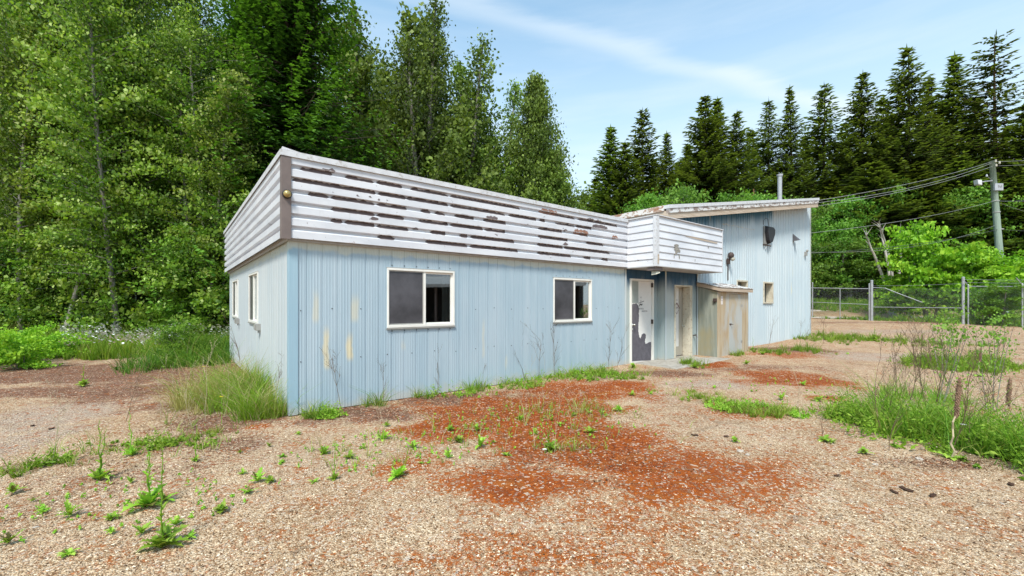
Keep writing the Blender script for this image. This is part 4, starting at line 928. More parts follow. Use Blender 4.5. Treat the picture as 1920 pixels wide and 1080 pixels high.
mb = MB(); mb.hexa([(KU0-.06, KV-.10, kt(KV)-.0), (KU1+.08, KV-.10, kt(KV)-.0), (KU1+.08, V2-.026, kt(V2-.03)+.01), (KU0-.06, V2-.026, kt(V2-.03)+.01), (KU0-.06, KV-.10, kt(KV)+.10), (KU1+.08, KV-.10, kt(KV)+.10), (KU1+.08, V2-.026, kt(V2-.03)+.10), (KU0-.06, V2-.026, kt(V2-.03)+.10)])
krf = mb.build('roof', M['fascia_wood'], closet)
mb = MB(); n_ = 7
for k in range(n_):
    t0, t1 = k/n_, (k+1)/n_; va, vb = KV-.115+(V2-.026-KV+.115)*t0, KV-.115+(V2-.026-KV+.115)*t1+.01; za = kt(KV)+.104+(kzw-kzf+.015)*t0; zb2 = kt(KV)+.104+(kzw-kzf+.015)*t1
    mb.hexa([(KU0-.075, va, za), (KU1+.095, va, za), (KU1+.095, vb, zb2), (KU0-.075, vb, zb2), (KU0-.075, va, za+.014), (KU1+.095, va, za+.014), (KU1+.095, vb, zb2+.004), (KU0-.075, vb, zb2+.004)])
mb.build('shingles', M['fascia_peel'], krf)
mb = MB(); u_ = Uat(1353.5, KV); z_ = Zat(555.5, u_, KV); mb.box(u_-.055, u_+.055, KV-.003, KV-.0005, z_-.22, z_+.0); nt_ = mb.build('paper_notice', M['paper'], closet)
mb = MB(); [mb.box(u_-.03, u_+.03, KV-.0045, KV-.0032, z_-.03-.03*k, z_-.022-.03*k) for k in (0, 1, 3)]; mb.build('notice_print', M['ink_red'], nt_)
mb = MB(); v_ = Vat(1341, KU0); z_ = Zat(563, KU0, v_); mb.box(KU0-.05, KU0-.001, v_-.05, v_+.04, z_-.04, z_+.05); mb.tube([(KU0-.02, v_, z_-.04), (KU0-.02, v_+.03, z_-.08)], .012); mb.build('switch_box', M['hinge'], closet, bevel=.004)

# the neighbour across the yard, out of frame, that the window panes reflect
sh = empty('out_of_frame_open_shed', (17.5, -1.0, 0), 0, 'open fronted grey shed across the yard seen only in the window panes', 'shed')
mb = MB(); mb.box(4, 4.1, -9, 9, 0, 3.3); mb.box(0.1, 3.99, -9, -8.9, 0, 3.2); mb.box(0.1, 3.99, 8.9, 9, 0, 3.2); mb.build('wall', M['dark'], sh)
mb = MB(); mb.hexa([(-.6, -9.4, 2.55), (4.4, -9.4, 3.4), (4.4, 9.4, 3.4), (-.6, 9.4, 2.55), (-.6, -9.4, 2.75), (4.4, -9.4, 3.6), (4.4, 9.4, 3.6), (-.6, 9.4, 2.75)]); mb.build('roof', M['soffit'], sh)
for k in range(5):
    mb = MB(); mb.box(-.05, .08, -8.8+k*4.35, -8.67+k*4.35, 0, 2.62); mb.build('post', M['trim_brown'], sh)
mb = MB(); mb.box(4.11, 9, -7, 5, 0, 5.0); mb.build('out_of_frame_rear_block', M['white'], sh)

# concrete step slab in front of doors
mb = MB(); mb.box(DU[0]+.1, u_split+0.2, -1.15, -0.03, -0.05, 0.085); o = mb.build('doorstep', M['concrete'], bevel=.02); o.location = W(0, 0); o.rotation_euler.z = ROT
tag(o, 'cracked low concrete doorstep in front of the two white doors', 'doorstep')

# ================================================================== FENCES
def fence(name, label, posts, rails, wires=(), mesh=None, drop=0.0, pr=0.03, arms=False, group=None):
    """posts: [(point, height)], rails: [(i,j,z)] heights above the posts' feet, mesh: (i,j,z0,z1) chain link"""
    root = empty(name, posts[0][0], 0, label, 'fence', group); o0 = Vector(posts[0][0])
    for k, (p_, h) in enumerate(posts):
        m = MB(); q_ = Vector(p_)-o0; r_ = pr[k] if hasattr(pr, '__len__') else pr
        m.tube([q_-Vector((0, 0, .2)), q_+Vector((0, 0, h))], r_, 10); m.lathe(q_, [(r_*1.15, h-.01), (r_*1.15, h+.02), (r_*.5, h+.05)], 10)
        if arms: m.tube([q_+Vector((0, 0, h-.02)), q_+Vector((-.28, .0, h+.32))], .018, 6)
        m.build('post', M['galv'], root)
    for (i, j, h, r_) in rails:
        m = MB(); a = Vector(posts[i][0])-o0+Vector((0, 0, h)); b = Vector(posts[j][0])-o0+Vector((0, 0, h)); m.tube([a, b], r_, 8); m.build('rail', M['galv'], root)
    for (i, j, h) in wires:
        m = MB(); a = Vector(posts[i][0])-o0+Vector((-.2*arms, 0, h)); b = Vector(posts[j][0])-o0+Vector((-.2*arms, 0, h)); m.tube([a, (a+b)/2-Vector((0, 0, .04)), b], .006, 4); m.build('barbed_wire', M['galv'], root)
    for (i, j, z0, z1) in (mesh or []):
        a = Vector(posts[i][0])-o0; b = Vector(posts[j][0])-o0; d = b-a; Ld = d.length; d.normalize(); m = MB(); s_ = .085; H_ = z1-z0; w_ = .0011
        nrm = Vector((-d.y, d.x, 0)).normalized()
        for sg in (1, -1):
            k = -H_
            while k < Ld+H_:
                # wire from (k,0) rising at 45 degrees
                x0, x1 = k, k+sg*H_; y0, y1 = z0, z1
                lo, hi = min(x0, x1), max(x0, x1)
                if hi > 0 and lo < Ld:
                    def clipx(x, X0, Y0, X1, Y1): return Y0+(Y1-Y0)*(x-X0)/(X1-X0)
                    if x0 < 0: y0 = clipx(0, x0, y0, x1, y1); x0 = 0
                    if x0 > Ld: y0 = clipx(Ld, x0, y0, x1, y1); x0 = Ld
                    if x1 < 0: y1 = clipx(0, x0, y0, x1, y1); x1 = 0
                    if x1 > Ld: y1 = clipx(Ld, x0, y0, x1, y1); x1 = Ld
                    A = a+d*x0+Vector((0, 0, y0)); B = a+d*x1+Vector((0, 0, y1)); o_ = nrm*(.003*sg)
                    m.quad(A+o_-Vector((0, 0, w_*1.4)), B+o_-Vector((0, 0, w_*1.4)), B+o_+Vector((0, 0, w_*1.4)), A+o_+Vector((0, 0, w_*1.4)))
                k += s_
        m.build('chain_link_mesh', M['galv'], root)
    return root
FP = lambda k: Vector((21.56+1.84*k, 25.5-3.5*k, 0))
def fpos(px):   # point on the straight fence line seen in column px
    r = (px-CX)/F; k = (21.56-r*25.5)/(-r*3.5-1.84); p_ = FP(k); p_.z = float(gz(p_.x, p_.y)); return p_
pa, pb, pc_, pd, pe, pf, pg_ = [fpos(x) for x in (1505, 1523.5, 1575, 1630, 1634.5, 1806, 1917)]
ph = fpos(2010)
fence('chain_link_gate', 'chain link gate closing the gravel drive beside the blue workshop wall', [(pa, 2.2), (pb, 2.3), (pc_, 1.95), (pd, 2.2)], [(0, 3, 1.93, .024), (0, 3, .98, .018)], mesh=[(0, 3, .05, 1.92)], pr=[.03, .03, .022, .04])
fence('chain_link_fence', 'chain link fence with sagging wire between the thick post and the maple', [(pe, 2.4), (pf, 2.4)], [(0, 1, .83, .018)], mesh=[(0, 1, .04, 1.9)], wires=[(0, 1, 2.1)], pr=[.07, .062])
m_ = fence('chain_link_fence', 'chain link fence with angled barbed wire arms at the right edge', [(pf+Vector((.1, -.15, 0)), 2.0), (pg_, 2.05), (ph, 2.05)], [(0, 2, 1.95, .02)], mesh=[(0, 2, .04, 1.93)], wires=[(0, 2, 2.15), (0, 2, 2.3)], pr=[.03, .032, .032], arms=True)
# broken brace hanging from the thick post
mb = MB(); q_ = pe; mb.tube([q_+Vector((0, 0, 2.0)), q_+Vector((.35, -.5, 1.95)), q_+Vector((.75, -1.0, 1.6)), q_+Vector((1.2, -1.9, 1.1))], .02, 6)
tag(mb.build('fallen_rail', M['galv']), 'bent loose fence rail drooping from the thick post', 'fence rail')
# long fence behind the flowering grass on the left
LFY = 17.7
lp = [at(px, LFY) for px in (-140, 55, 155, 255, 420)]
fence('boundary_fence', 'old fence with dark posts swallowed by foliage behind the flowering grass', [(q_, 2.0) for q_ in lp], [(0, 4, 2.0, .016), (0, 4, .92, .022)], mesh=None, pr=.032)

# ================================================================== UTILITY POLE + CABLES
PD = 27.0
foot = at(1884, PD); pole = empty('utility_pole', foot, 0, 'grey green wooden utility pole leaning left, rising out of the maple', 'utility pole')
ptop = Vector(((1860-CX)/F*PD, PD, CAMZ+(HY-302)/F*PD))-foot
mb = MB(); mb.tube([Vector((0, 0, -.3)), ptop*.3, ptop*.65, ptop], [.20, .185, .165, .14], 14); mb.build('mast', M['pole'], pole, smooth=True)
def pp(px, py, dy=0.0): return Vector(((px-CX)/F*(PD+dy), PD+dy, CAMZ+(HY-py)/F*(PD+dy)))-foot
mb = MB(); mb.box(*sorted((pp(1858, 0).x-.05, pp(1872, 0).x)), -.28, -.17, pp(0, 359).z, pp(0, 346).z); bx_ = mb.build('metal_box', M['galv'], pole, bevel=.01)
mb = MB(); c_ = pp(1865.5, 352); [mb.box(c_.x-.12+.07*k, c_.x-.08+.07*k, -.286, -.281, c_.z-.08+.03*(k % 2), c_.z+.1-.04*(k % 3)) for k in range(4)]; mb.build('box_markings', M['ink_grey'], bx_)
mb = MB(); mb.tube([pp(1862, 339), pp(1848, 340, -.3), pp(1838, 342, -.4)], .035, 8); mb.tube([pp(1862, 339), pp(1850, 330, -.1)], .012, 6); mb.lathe(pp(1850, 330, -.1), [(.05, -.05), (.06, 0), (.03, .1)], 8)
fl2 = mb.build('lamp_arm', M['galv'], pole)
mb = MB(); c_ = pp(1835, 342, -.45); mb.hexa([c_+Vector(q_) for q_ in ((-.18, -.16, -.16), (.10, -.12, -.20), (.10, .1, -.20), (-.18, .1, -.16), (-.24, -.16, .14), (.08, -.12, .12), (.08, .1, .12), (-.24, .1, .14))]); mb.build('lamp_head', M['white'], fl2, bevel=.02)
for q_ in (pp(1861, 304), pp(1868, 307), pp(1862, 312)): mb = MB(); mb.lathe(q_+Vector((0, -.18, 0)), [(.03, -.08), (.06, -.03), (.04, .02), (.06, .05), (.03, .09)], 10); mb.build('insulator', M['curtain'], pole)
for q_ in (pp(1866, 377), pp(1868, 398), pp(1874, 430)): mb = MB(); mb.lathe(q_, [(.19, -.03), (.19, .03)], 12); mb.build('pole_band', M['grey_metal'], pole)
def cable(label, pts_, r, mat, sag=0.0):
    """pts: (px, py, depth)"""
    P_ = [Vector(((a-CX)/F*d, d, CAMZ+(HY-b)/F*d)) for a, b, d in pts_]; out_ = []
    for a, b in zip(P_, P_[1:]):
        for k in range(10): t_ = k/10; q_ = a.lerp(b, t_); q_.z -= sag*4*t_*(1-t_); out_.append(q_)
    out_.append(P_[-1]); m = MB(); m.tube(out_, r*.62, 5); tag(m.build('overhead_cable', mat), label, 'cable', 'cables on the utility pole')
rw_ = W(URR-.05, OVR+.1)
cable('topmost pale cable running from the pole top to the workshop roof', [(1860, 303, PD), (1533, 376, rw_.y)], .016, M['wire'], .18)
cable('second pale cable just under the topmost one, reaching the roof', [(1861, 305, PD), (1534, 380, rw_.y+.1)], .016, M['wire'], .32)
cable('third cable from the pole top ending lowest on the roof edge', [(1863, 311, PD), (1534, 386, rw_.y)], .014, M['wire'], .25)
cable('greenish cable at mid pole passing the birches toward the workshop corner', [(1864, 377, PD), (1519, 437, W(UR, V2+.3).y)], .014, M['wire'], .2)
cable('black cable low on the pole running to the workshop corner', [(1872, 430, PD), (1519, 475, W(UR, V2+.3).y)], .018, M['wire_dark'], .22)
cable('thin twin of the low black cable', [(1870, 421, PD), (1519, 473, W(UR, V2+.5).y)], .010, M['wire'], .5)
cable('pale cable from pole top to the right edge, upper', [(1860, 303, PD), (2050, 284, 25)], .016, M['wire'], .15)
cable('pale cable from pole top to the right edge, lower', [(1863, 311, PD), (2050, 291, 25)], .014, M['wire'], .15)
cable('thin cable leaving mid pole for the right edge', [(1866, 377, PD), (2050, 368, 25)], .014, M['wire'], .1)
cable('thin cable slanting down from mid pole to the right edge', [(1866, 378, PD), (2050, 432, 30)], .014, M['wire'], .1)
cable('black cable low on the pole leaving for the right edge', [(1872, 430, PD), (2050, 430, 25)], .018, M['wire_dark'], .12)

# ================================================================== TREES
ORD = 'first second third fourth fifth sixth seventh eighth ninth tenth eleventh twelfth thirteenth fourteenth fifteenth sixteenth seventeenth eighteenth nineteenth twentieth'.split()
ORD += ['twenty-'+q_ for q_ in ORD[:9]]+['thirtieth']+['thirty-'+q_ for q_ in ORD[:9]]+['fortieth']
def leaf_quads(C, size, r, droop=0.6, asp=0.75):
    """one pointed, folded leaf (2 tris as a quad) per centre"""
    n = len(C); az = r.random(n)*6.283; el = -droop*1.2+r.standard_normal(n)*0.6
    d = np.stack([np.cos(az)*np.cos(el), np.sin(az)*np.cos(el), np.sin(el)], 1)
    rr = r.standard_normal((n, 3)); s_ = np.cross(d, rr); s_ /= np.linalg.norm(s_, axis=1, keepdims=True)+1e-9
    L_ = (size*(0.65+0.7*r.random(n)))[:, None]; nrm = np.cross(d, s_)
    V = np.stack([C-d*L_*.5, C+s_*L_*asp*.5+nrm*L_*.1-d*L_*.08, C+d*L_*.5, C-s_*L_*asp*.5+nrm*L_*.1-d*L_*.08], 1)
    return V.reshape(-1, 3), np.arange(4*n).reshape(n, 4)

def broad_mesh(name, H, RAD, nclump, per, size, seed, mat, barkmat, prof, lift=0.8, clr=0.35, base=0.05, lean=0.03, trunks=1, tr=0.16, squash=0.55, fork=True, spread=0.0, upright=False, tint0=0.0):
    """broadleaf tree: tapered trunk(s), limbs and leaf clumps strung along the limbs. returns (trunk mesh, crown mesh)"""
    r = np.random.default_rng(seed); rr = random.Random(seed); tm = MB(); C = []; T = []; S_ = []; kk = min(1, H/6)**1.4
    for q_ in range(trunks):
        a0 = rr.uniform(0, 6.28); off = Vector((math.cos(a0), math.sin(a0), 0))*spread*(q_ > 0 or trunks > 1)
        h_ = H*(1-.16*q_*rr.random()); ph = rr.uniform(0, 6); amp = H*lean
        def cen(t_, off=off, ph=ph, amp=amp, h_=h_): return Vector((off.x*(1+2.2*t_)+amp*math.sin(t_*2.6+ph)-amp*math.sin(ph), off.y*(1+2.2*t_)+amp*math.cos(t_*2.2+ph)-amp*math.cos(ph), t_*h_))
        tm.tube([cen(k/12)-Vector((0, 0, .3*kk*(k == 0))) for k in range(13)], [tr*(1-k/12.6)**.85+.012*kk for k in range(13)], 9)
        n_l = nclump//trunks
        for k in range(n_l):
            t_ = base+(1-base)*((k+rr.random())/n_l)**0.85; b = cen(t_); az = k*2.39996+rr.uniform(-.5, .5)
            ll = RAD*prof(t_)*rr.uniform(.55, 1.12)
            up = lift*(0.4+.9*t_)+rr.uniform(-.15, .15)
            dr = Vector((math.cos(az)*math.cos(up), math.sin(az)*math.cos(up), math.sin(up)))
            tip = b+dr*ll+Vector((0, 0, .12*ll if upright else -.08*ll)); mid = b.lerp(tip, .5)+Vector((rr.uniform(-.1, .1), rr.uniform(-.1, .1), .05*ll))
            if ll > .5: tm.tube([b, mid, tip], [max(.012*kk, tr*.30*(1-t_)+.01*kk), max(.009*kk, tr*.14*(1-t_)), .005*kk], 5, cap=False)
            ns = max(2, int(ll/ clr)); ct = r.random()
            for s_ in range(ns):
                f_ = (s_+1)/ns if ns > 1 else 1; p_ = (b.lerp(mid, f_*2) if f_ < .5 else mid.lerp(tip, f_*2-1))
                nn_ = int(per*rr.uniform(.5, 1.4)); sg = clr*(.55+.45*f_)*(.8+.4*rr.random())
                c_ = r.standard_normal((nn_, 3))*np.array([sg, sg, sg*squash])*.62; c_[:, 2] -= .25*np.abs(c_[:, 0]) 
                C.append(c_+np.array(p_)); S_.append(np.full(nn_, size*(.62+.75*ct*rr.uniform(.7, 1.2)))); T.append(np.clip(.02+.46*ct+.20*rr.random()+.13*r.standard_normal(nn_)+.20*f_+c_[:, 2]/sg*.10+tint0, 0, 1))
    C = np.concatenate(C); T = np.concatenate(T); S_ = np.concatenate(S_); hot = r.random(len(T)) < .03; T[hot] = 1.0
    keep = C[:, 2] > .05; C, T, S_ = C[keep], T[keep], S_[keep]
    V, Fq = leaf_quads(C, S_, r)
    return tm.mesh(name+'_trunk', barkmat, True), np_mesh(name+'_crown', V, Fq, mat, {'tint': T})

def conifer_mesh(name, H, RAD, seed, mat, barkmat, whorl=.42, size=.30, dens=1.0, base=.08, sparse=1.0, droop=.25, tr=.22, asym=0.0, twig_w=.33, pw=.85, jit=0.0):
    r = np.random.default_rng(seed); rr = random.Random(seed); tm = MB(); V = []; T = []
    tm.tube([Vector((.02*H*math.sin(k*.5+seed)*.3, 0, H*k/10-.3*(k == 0))) for k in range(11)], [tr*(1-k/10.3)+.015 for k in range(11)], 9)
    z = base*H
    while z < H*.995:
        t_ = z/H; Lm = RAD*((1-t_)**pw*(.92+.2*math.sin(t_*23+seed))+.012)*min(1, .55+t_*3.2)
        nb = max(3, int((5.2 if t_ < .9 else 4)*sparse+rr.random()*2))
        a0 = rr.random()*6.28
        for k in range(nb):
            az = a0+k*6.283/nb+rr.uniform(-.35, .35); ln = Lm*rr.choice((.55, .8, .95, 1.0, 1.1, 1.2))*(1+asym*math.cos(az))
            zb3 = z+rr.uniform(-.9, .9)*whorl; el = .42*t_+.10-droop*(1-t_)+rr.uniform(-.10, .10)
            ns = max(3, int(ln/(size*.42)*dens)); ct = rr.random()
            ca, sa = math.cos(az), math.sin(az)
            if ln > .8 and rr.random() < .5: tm.tube([(0, 0, zb3), (ca*ln*.5, sa*ln*.5, zb3+ln*.5*el-.05*ln), (ca*ln*.9, sa*ln*.9, zb3+ln*.9*el)], [.02+.012*ln, .015, .006], 4, cap=False)
            for s_ in range(ns):
                f_ = (s_+.6)/ns; rad = ln*f_; sagz = -droop*.55*ln*math.sin(f_*2.4)+.28*droop*ln*f_**3
                p_ = np.array((ca*rad+rr.gauss(0, jit), sa*rad+rr.gauss(0, jit), zb3+rad*el+sagz+rr.gauss(0, jit))); wd = size*(1.25-.75*f_)*(1.0+.9*(ln-rad)*.25)*min(1, .45+(1-t_)*2.2)
                for sd_ in (-1, 1):
                    sw = wd*rr.uniform(.7, 1.35); aa = az+sd_*rr.uniform(.55, 1.15); dd = np.array((math.cos(aa), math.sin(aa), -rr.uniform(-.25, .6)*(.6+droop)))
                    dd *= sw; nrm_ = np.array((-math.sin(aa), math.cos(aa), rr.uniform(-.5, .5)))*size*twig_w*rr.uniform(.6, 1.3)
                    e_ = p_+dd; V += [p_, p_+dd*.45+nrm_*.6, e_, p_+dd*.5-nrm_*.6+np.array((0, 0, -.06*size))]
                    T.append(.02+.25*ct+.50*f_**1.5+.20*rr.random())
            # tip spray
            p_ = np.array((ca*ln, sa*ln, zb3+ln*el-droop*.55*ln*math.sin(2.4)+.28*droop*ln)); 
            for q_ in range(2):
                d_ = np.array((math.cos(az+rr.uniform(-.5, .5)), math.sin(az+rr.uniform(-.5, .5)), rr.uniform(-.25, .35)))*size*.9; nrm_ = np.array((-sa, ca, rr.uniform(-.4, .4)))*size*twig_w*.7
                V += [p_-d_*.2, p_+d_*.4+nrm_, p_+d_, p_+d_*.4-nrm_]; T.append(.55+.4*rr.random())
        z += whorl*rr.uniform(.75, 1.25)*(1-.45*t_)
    # leader
    V += [np.array((0, 0, H*.985)), np.array((size*.12, 0, H*1.0)), np.array((0, 0, H*1.02)), np.array((-size*.12, 0, H*1.0))]; T.append(.6)
    V = np.array(V); return tm.mesh(name+'_trunk', barkmat, True), np_mesh(name+'_crown', V, np.arange(len(V)).reshape(-1, 4), mat, {'tint': np.array(T)})

def plant_tree(name, meshes, loc, rz, s, label, cat='tree', group=None, tilt=(0, 0)):
    root = empty(name, loc, rz, label, cat, group); root.scale = s if hasattr(s, '__len__') else (s,)*3
    root.rotation_euler = (tilt[0], tilt[1], rz)
    link('trunk', meshes[0], root); link('crown', meshes[1], root); return root

def full(t): return (0.75+0.35*math.sin(t*3.0))*(1-max(0, t-.72)**1.3*2.4) if t < .97 else .15
def colum(t): return max(.10, (.75+.35*math.sin(min(1, t*1.6)*math.pi))*(1 if t < .35 else (1-(t-.35)/.68)**.8 if t < 1 else .1))
def oval(t): return max(.12, math.sin(max(.03, min(.97, t*.9+.08))*math.pi)**.6)
LP = M['leaf_poplar']
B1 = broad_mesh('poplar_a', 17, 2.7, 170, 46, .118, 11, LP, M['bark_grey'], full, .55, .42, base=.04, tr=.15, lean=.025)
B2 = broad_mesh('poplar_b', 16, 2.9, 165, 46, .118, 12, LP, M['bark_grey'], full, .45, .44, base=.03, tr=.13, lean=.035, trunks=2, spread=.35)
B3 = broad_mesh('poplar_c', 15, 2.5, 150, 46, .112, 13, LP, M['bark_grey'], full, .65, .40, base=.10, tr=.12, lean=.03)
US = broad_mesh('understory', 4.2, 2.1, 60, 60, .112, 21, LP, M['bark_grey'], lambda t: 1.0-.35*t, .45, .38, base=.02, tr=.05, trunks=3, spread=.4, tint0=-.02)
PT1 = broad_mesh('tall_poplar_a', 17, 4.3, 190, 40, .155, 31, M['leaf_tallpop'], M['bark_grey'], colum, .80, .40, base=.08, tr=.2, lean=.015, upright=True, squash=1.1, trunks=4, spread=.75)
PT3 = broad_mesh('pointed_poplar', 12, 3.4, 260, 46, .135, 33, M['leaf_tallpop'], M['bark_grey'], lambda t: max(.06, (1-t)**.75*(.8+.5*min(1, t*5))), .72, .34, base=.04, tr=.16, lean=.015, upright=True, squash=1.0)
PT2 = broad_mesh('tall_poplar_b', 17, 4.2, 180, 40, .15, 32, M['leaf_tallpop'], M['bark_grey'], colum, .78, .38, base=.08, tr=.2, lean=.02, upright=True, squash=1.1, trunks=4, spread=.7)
SPR = conifer_mesh('near_spruce', 19, 5.6, 41, M['leaf_spruce'], M['bark_dark'], whorl=.27, size=.20, dens=1.25, base=.03, sparse=1.35, droop=.62, twig_w=.62, tr=.28, pw=.55, jit=.13)
SP2 = conifer_mesh('young_spruce', 8, 2.4, 42, M['leaf_spruce'], M['bark_dark'], whorl=.22, size=.17, dens=1.2, base=.02, sparse=1.2, droop=.35, twig_w=.55, tr=.14, jit=.08)

left = [ # px, depth, mesh, name, scale, label
 (20, 18.5, B2, 1.0, 'leafy poplar at the far left edge behind the fence'),
 (118, 19.6, B1, .95, 'leafy poplar with a slim leaning trunk, second from the left edge'),
 (214, 18.2, B3, 1.12, 'leafy poplar with a forked grey trunk showing through its leaves'),
 (318, 20.0, B1, .92, 'leafy poplar right of the forked trunk with a patch of sky at its top'),
 (392, 18.6, B2, .78, 'shorter leafy poplar with a pale trunk just left of the white fascia'),
 (455, 20.5, B3, .80, 'leafy poplar right behind the back corner of the low building'),
 (-60, 20.5, B1, 1.05, 'leafy poplar mostly cut off by the left edge of the photo'),
]
for i, (px, d, ms, s, lab) in enumerate(left):
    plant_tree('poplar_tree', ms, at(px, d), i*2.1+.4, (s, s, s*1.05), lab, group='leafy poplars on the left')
BS = broad_mesh('slender_poplar', 15, 2.1, 105, 44, .125, 14, LP, M['bark_grey'], full, .6, .40, base=.14, tr=.10, lean=.03, tint0=.12)
for i, (px, d, s, tl, lab) in enumerate([(222, 16.9, .95, -.05, 'slender poplar whose pale grey trunk runs up through the leaves'), (118, 17.2, .85, -.16, 'slender poplar with a thin trunk leaning left'), (392, 17.3, .72, .02, 'slender poplar with a thin pale trunk beside the low building'), (40, 17.4, .9, .05, 'slender poplar near the left edge')]):
    plant_tree('poplar_tree', BS, at(px, d), i*1.9+2, (s, s, s), lab, group='leafy poplars on the left', tilt=(0, tl))
back = [(-20, 24, B2, 1.15), (75, 25, B3, 1.25), (165, 24.5, B2, 1.2), (262, 25, B1, 1.2), (350, 27, B3, 1.05), (420, 27, B2, 1.1), (640, 29, B1, 1.15), (690, 31, B2, 1.25), (560, 31, B1, 1.05)]
for i, (px, d, ms, s) in enumerate(back):
    plant_tree('poplar_tree', ms, at(px, d), i*1.7+1, (s, s, s), ORD[sorted(b_[0] for b_ in back).index(px)]+' poplar from the left in the dense back row', group='back row poplars')
us = [(-40, 18.2, 1.0), (35, 18.6, .9), (100, 18.3, .8), (160, 18.8, .95), (225, 18.4, .75), (300, 18.5, 1.0), (365, 18.4, .95), (425, 18.2, .9), (470, 18, 1.0), (0, 18.5, 1.1), (130, 18.8, 1.1), (265, 19.0, 1.15), (345, 18.6, 1.2), (410, 18.5, 1.2)]
for i, (px, d, s) in enumerate(us):
    plant_tree('leafy_shrub', US, at(px, d, -.1), i*1.3, (s, s, s), ORD[sorted(b_[0] for b_ in us).index(px)]+' leafy shrub from the left under the poplars at the old fence', 'shrub', 'shrubs under the left poplars')
plant_tree('spruce_tree', SPR, at(548, 20.5), .4, (1.02, 1.02, 1.12), 'big bright green spruce rising behind the white fascia corner', group=None)
plant_tree('spruce_tree', SPR, at(462, 24.5), 2.4, (1.0, 1.0, 1.08), 'dark spruce standing behind the left flank of the big bright one')
plant_tree('spruce_tree', SP2, at(655, 21), 1.4, (1.15, 1.15, .95), 'young bright spruce in front of the tall poplars right of the big spruce')
plant_tree('spruce_tree', SP2, at(408, 18.3), 1.0, (.9, .9, .62), 'small bright spruce between the poplars and the back corner of the building')
plant_tree('spruce_tree', SP2, at(860, 26), 3.0, (1.2, 1.2, .95), 'rounded bright evergreen low in front of the tall poplars')
tallp = [(738, 29, PT1, 1.30, 'tallest upright poplar touching the top edge of the photo'), (790, 28.0, PT2, 1.24, 'upright poplar with many spires left of the blue sky'), (848, 29, PT1, 1.16, 'upright poplar stepping down right of the spires'),
         (900, 29, PT2, .98, 'upright poplar with outward leaning twigs against the sky'), (700, 32, PT1, 1.1, 'upright poplar partly hidden between the big spruce and the tallest poplar'), (922, 30, PT2, .96, 'lower poplar filling the gap before the pointed one'), (962, 31, PT1, .70, 'short rounded poplar at the foot of the pointed one'), (880, 32, PT2, .95, 'poplar half hidden behind the leaning twigs'), (820, 32, PT1, 1.12, 'poplar behind the spires')]
for i, (px, d, ms, s, lab) in enumerate(tallp):
    plant_tree('tall_poplar_tree', ms, at(px, d), i*1.1, (s*1.1, s*1.1, s), lab, group='tall upright poplars')
plant_tree('tall_poplar_tree', PT3, at(1003, 27), 4.4, (1.0, 1.0, 1.27), 'pointed lone poplar against the sky, right of the poplar group', group='tall upright poplars')
plant_tree('tall_poplar_tree', PT3, at(1042, 26), 2.2, (.95, .95, .88), 'shorter yellow green poplar leaning on the pointed one', group='tall upright poplars')

FIR = [conifer_mesh('fir_a', 24, 5.6, 51, M['leaf_fir'], M['bark_dark'], whorl=.36, size=.44, dens=1.1, base=.08, droop=.22, pw=1.0, sparse=1.25),
       conifer_mesh('fir_b', 24, 4.8, 52, M['leaf_fir'], M['bark_dark'], whorl=.34, size=.42, dens=1.1, base=.05, droop=.30, pw=1.1, sparse=1.25),
       conifer_mesh('fir_c', 24, 5.6, 53, M['leaf_fir'], M['bark_dark'], whorl=.44, size=.44, dens=1.05, base=.12, droop=.16, sparse=1.1, pw=.92),
       conifer_mesh('fir_d', 24, 5.2, 54, M['leaf_fir'], M['bark_red'], whorl=.62, size=.44, dens=1.05, base=.15, droop=.08, sparse=.9, asym=.35, pw=.7)]
firs = [(1145, 232, 38, 1, 1.0, 'dark fir at the left end of the conifer row'), (1172, 262, 37, 0, .8, 'low olive fir between the first two pointed firs'), (1205, 200, 40, 2, .9, 'pointed fir rising just left of the workshop roof start'),
        (1250, 244, 42, 1, .8, 'short dark narrow fir in the gap above the flat roof'), (1322, 174, 38, 0, .95, 'broad fir with twin tops, its left top'), (1345, 180, 39, 1, 1.0, 'broad fir with twin tops, its right top'),
        (1382, 205, 38, 0, .8, 'rounded fir right of the twin tops'), (1441, 180, 42, 2, .8, 'airy fir with sky showing through, behind the chimney pipe'), (1481, 158, 41, 1, .8, 'slender fir immediately right of the airy one'),
        (1545, 152, 41, 2, .95, 'symmetrical open fir standing a little apart'), (1618, 130, 40, 0, .95, 'full fir left of the tallest pair'), (1700, 82, 38, 0, 1.0, 'tall fir with a sharp dark tip above the young trees'),
        (1742, 140, 39, 1, .9, 'lower fir tucked between two tall ones'), (1790, 95, 38, 1, 1.15, 'tall dense fir left of the ragged one'), (1868, 55, 36, 3, 1.0, 'tallest ragged fir with windswept bare branches'),
        (1925, 190, 34, 0, 1.0, 'dark fir at the right edge of the photo')]
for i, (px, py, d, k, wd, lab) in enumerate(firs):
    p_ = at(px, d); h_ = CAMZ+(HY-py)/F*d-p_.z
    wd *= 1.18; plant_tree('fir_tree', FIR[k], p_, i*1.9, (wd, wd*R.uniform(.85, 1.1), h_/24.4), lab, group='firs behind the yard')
F2 = [(1118, 330, 46, 0), (1225, 290, 50, 1), (1275, 300, 48, 0), (1290, 265, 46, 1), (1410, 240, 48, 0), (1510, 250, 50, 1), (1585, 225, 47, 0), (1655, 180, 46, 0), (1670, 210, 44, 1), (1765, 200, 45, 0), (1830, 180, 43, 1), (1890, 230, 41, 0), (1955, 150, 42, 0), (1095, 360, 50, 1), (1460, 300, 50, 0), (1180, 340, 44, 0), (1350, 290, 44, 2),
                                     (1640, 300, 37, 0), (1720, 300, 36, 1), (1800, 290, 35.5, 0), (1900, 330, 33, 1), (1560, 330, 39, 1), (1980, 250, 36, 0)]
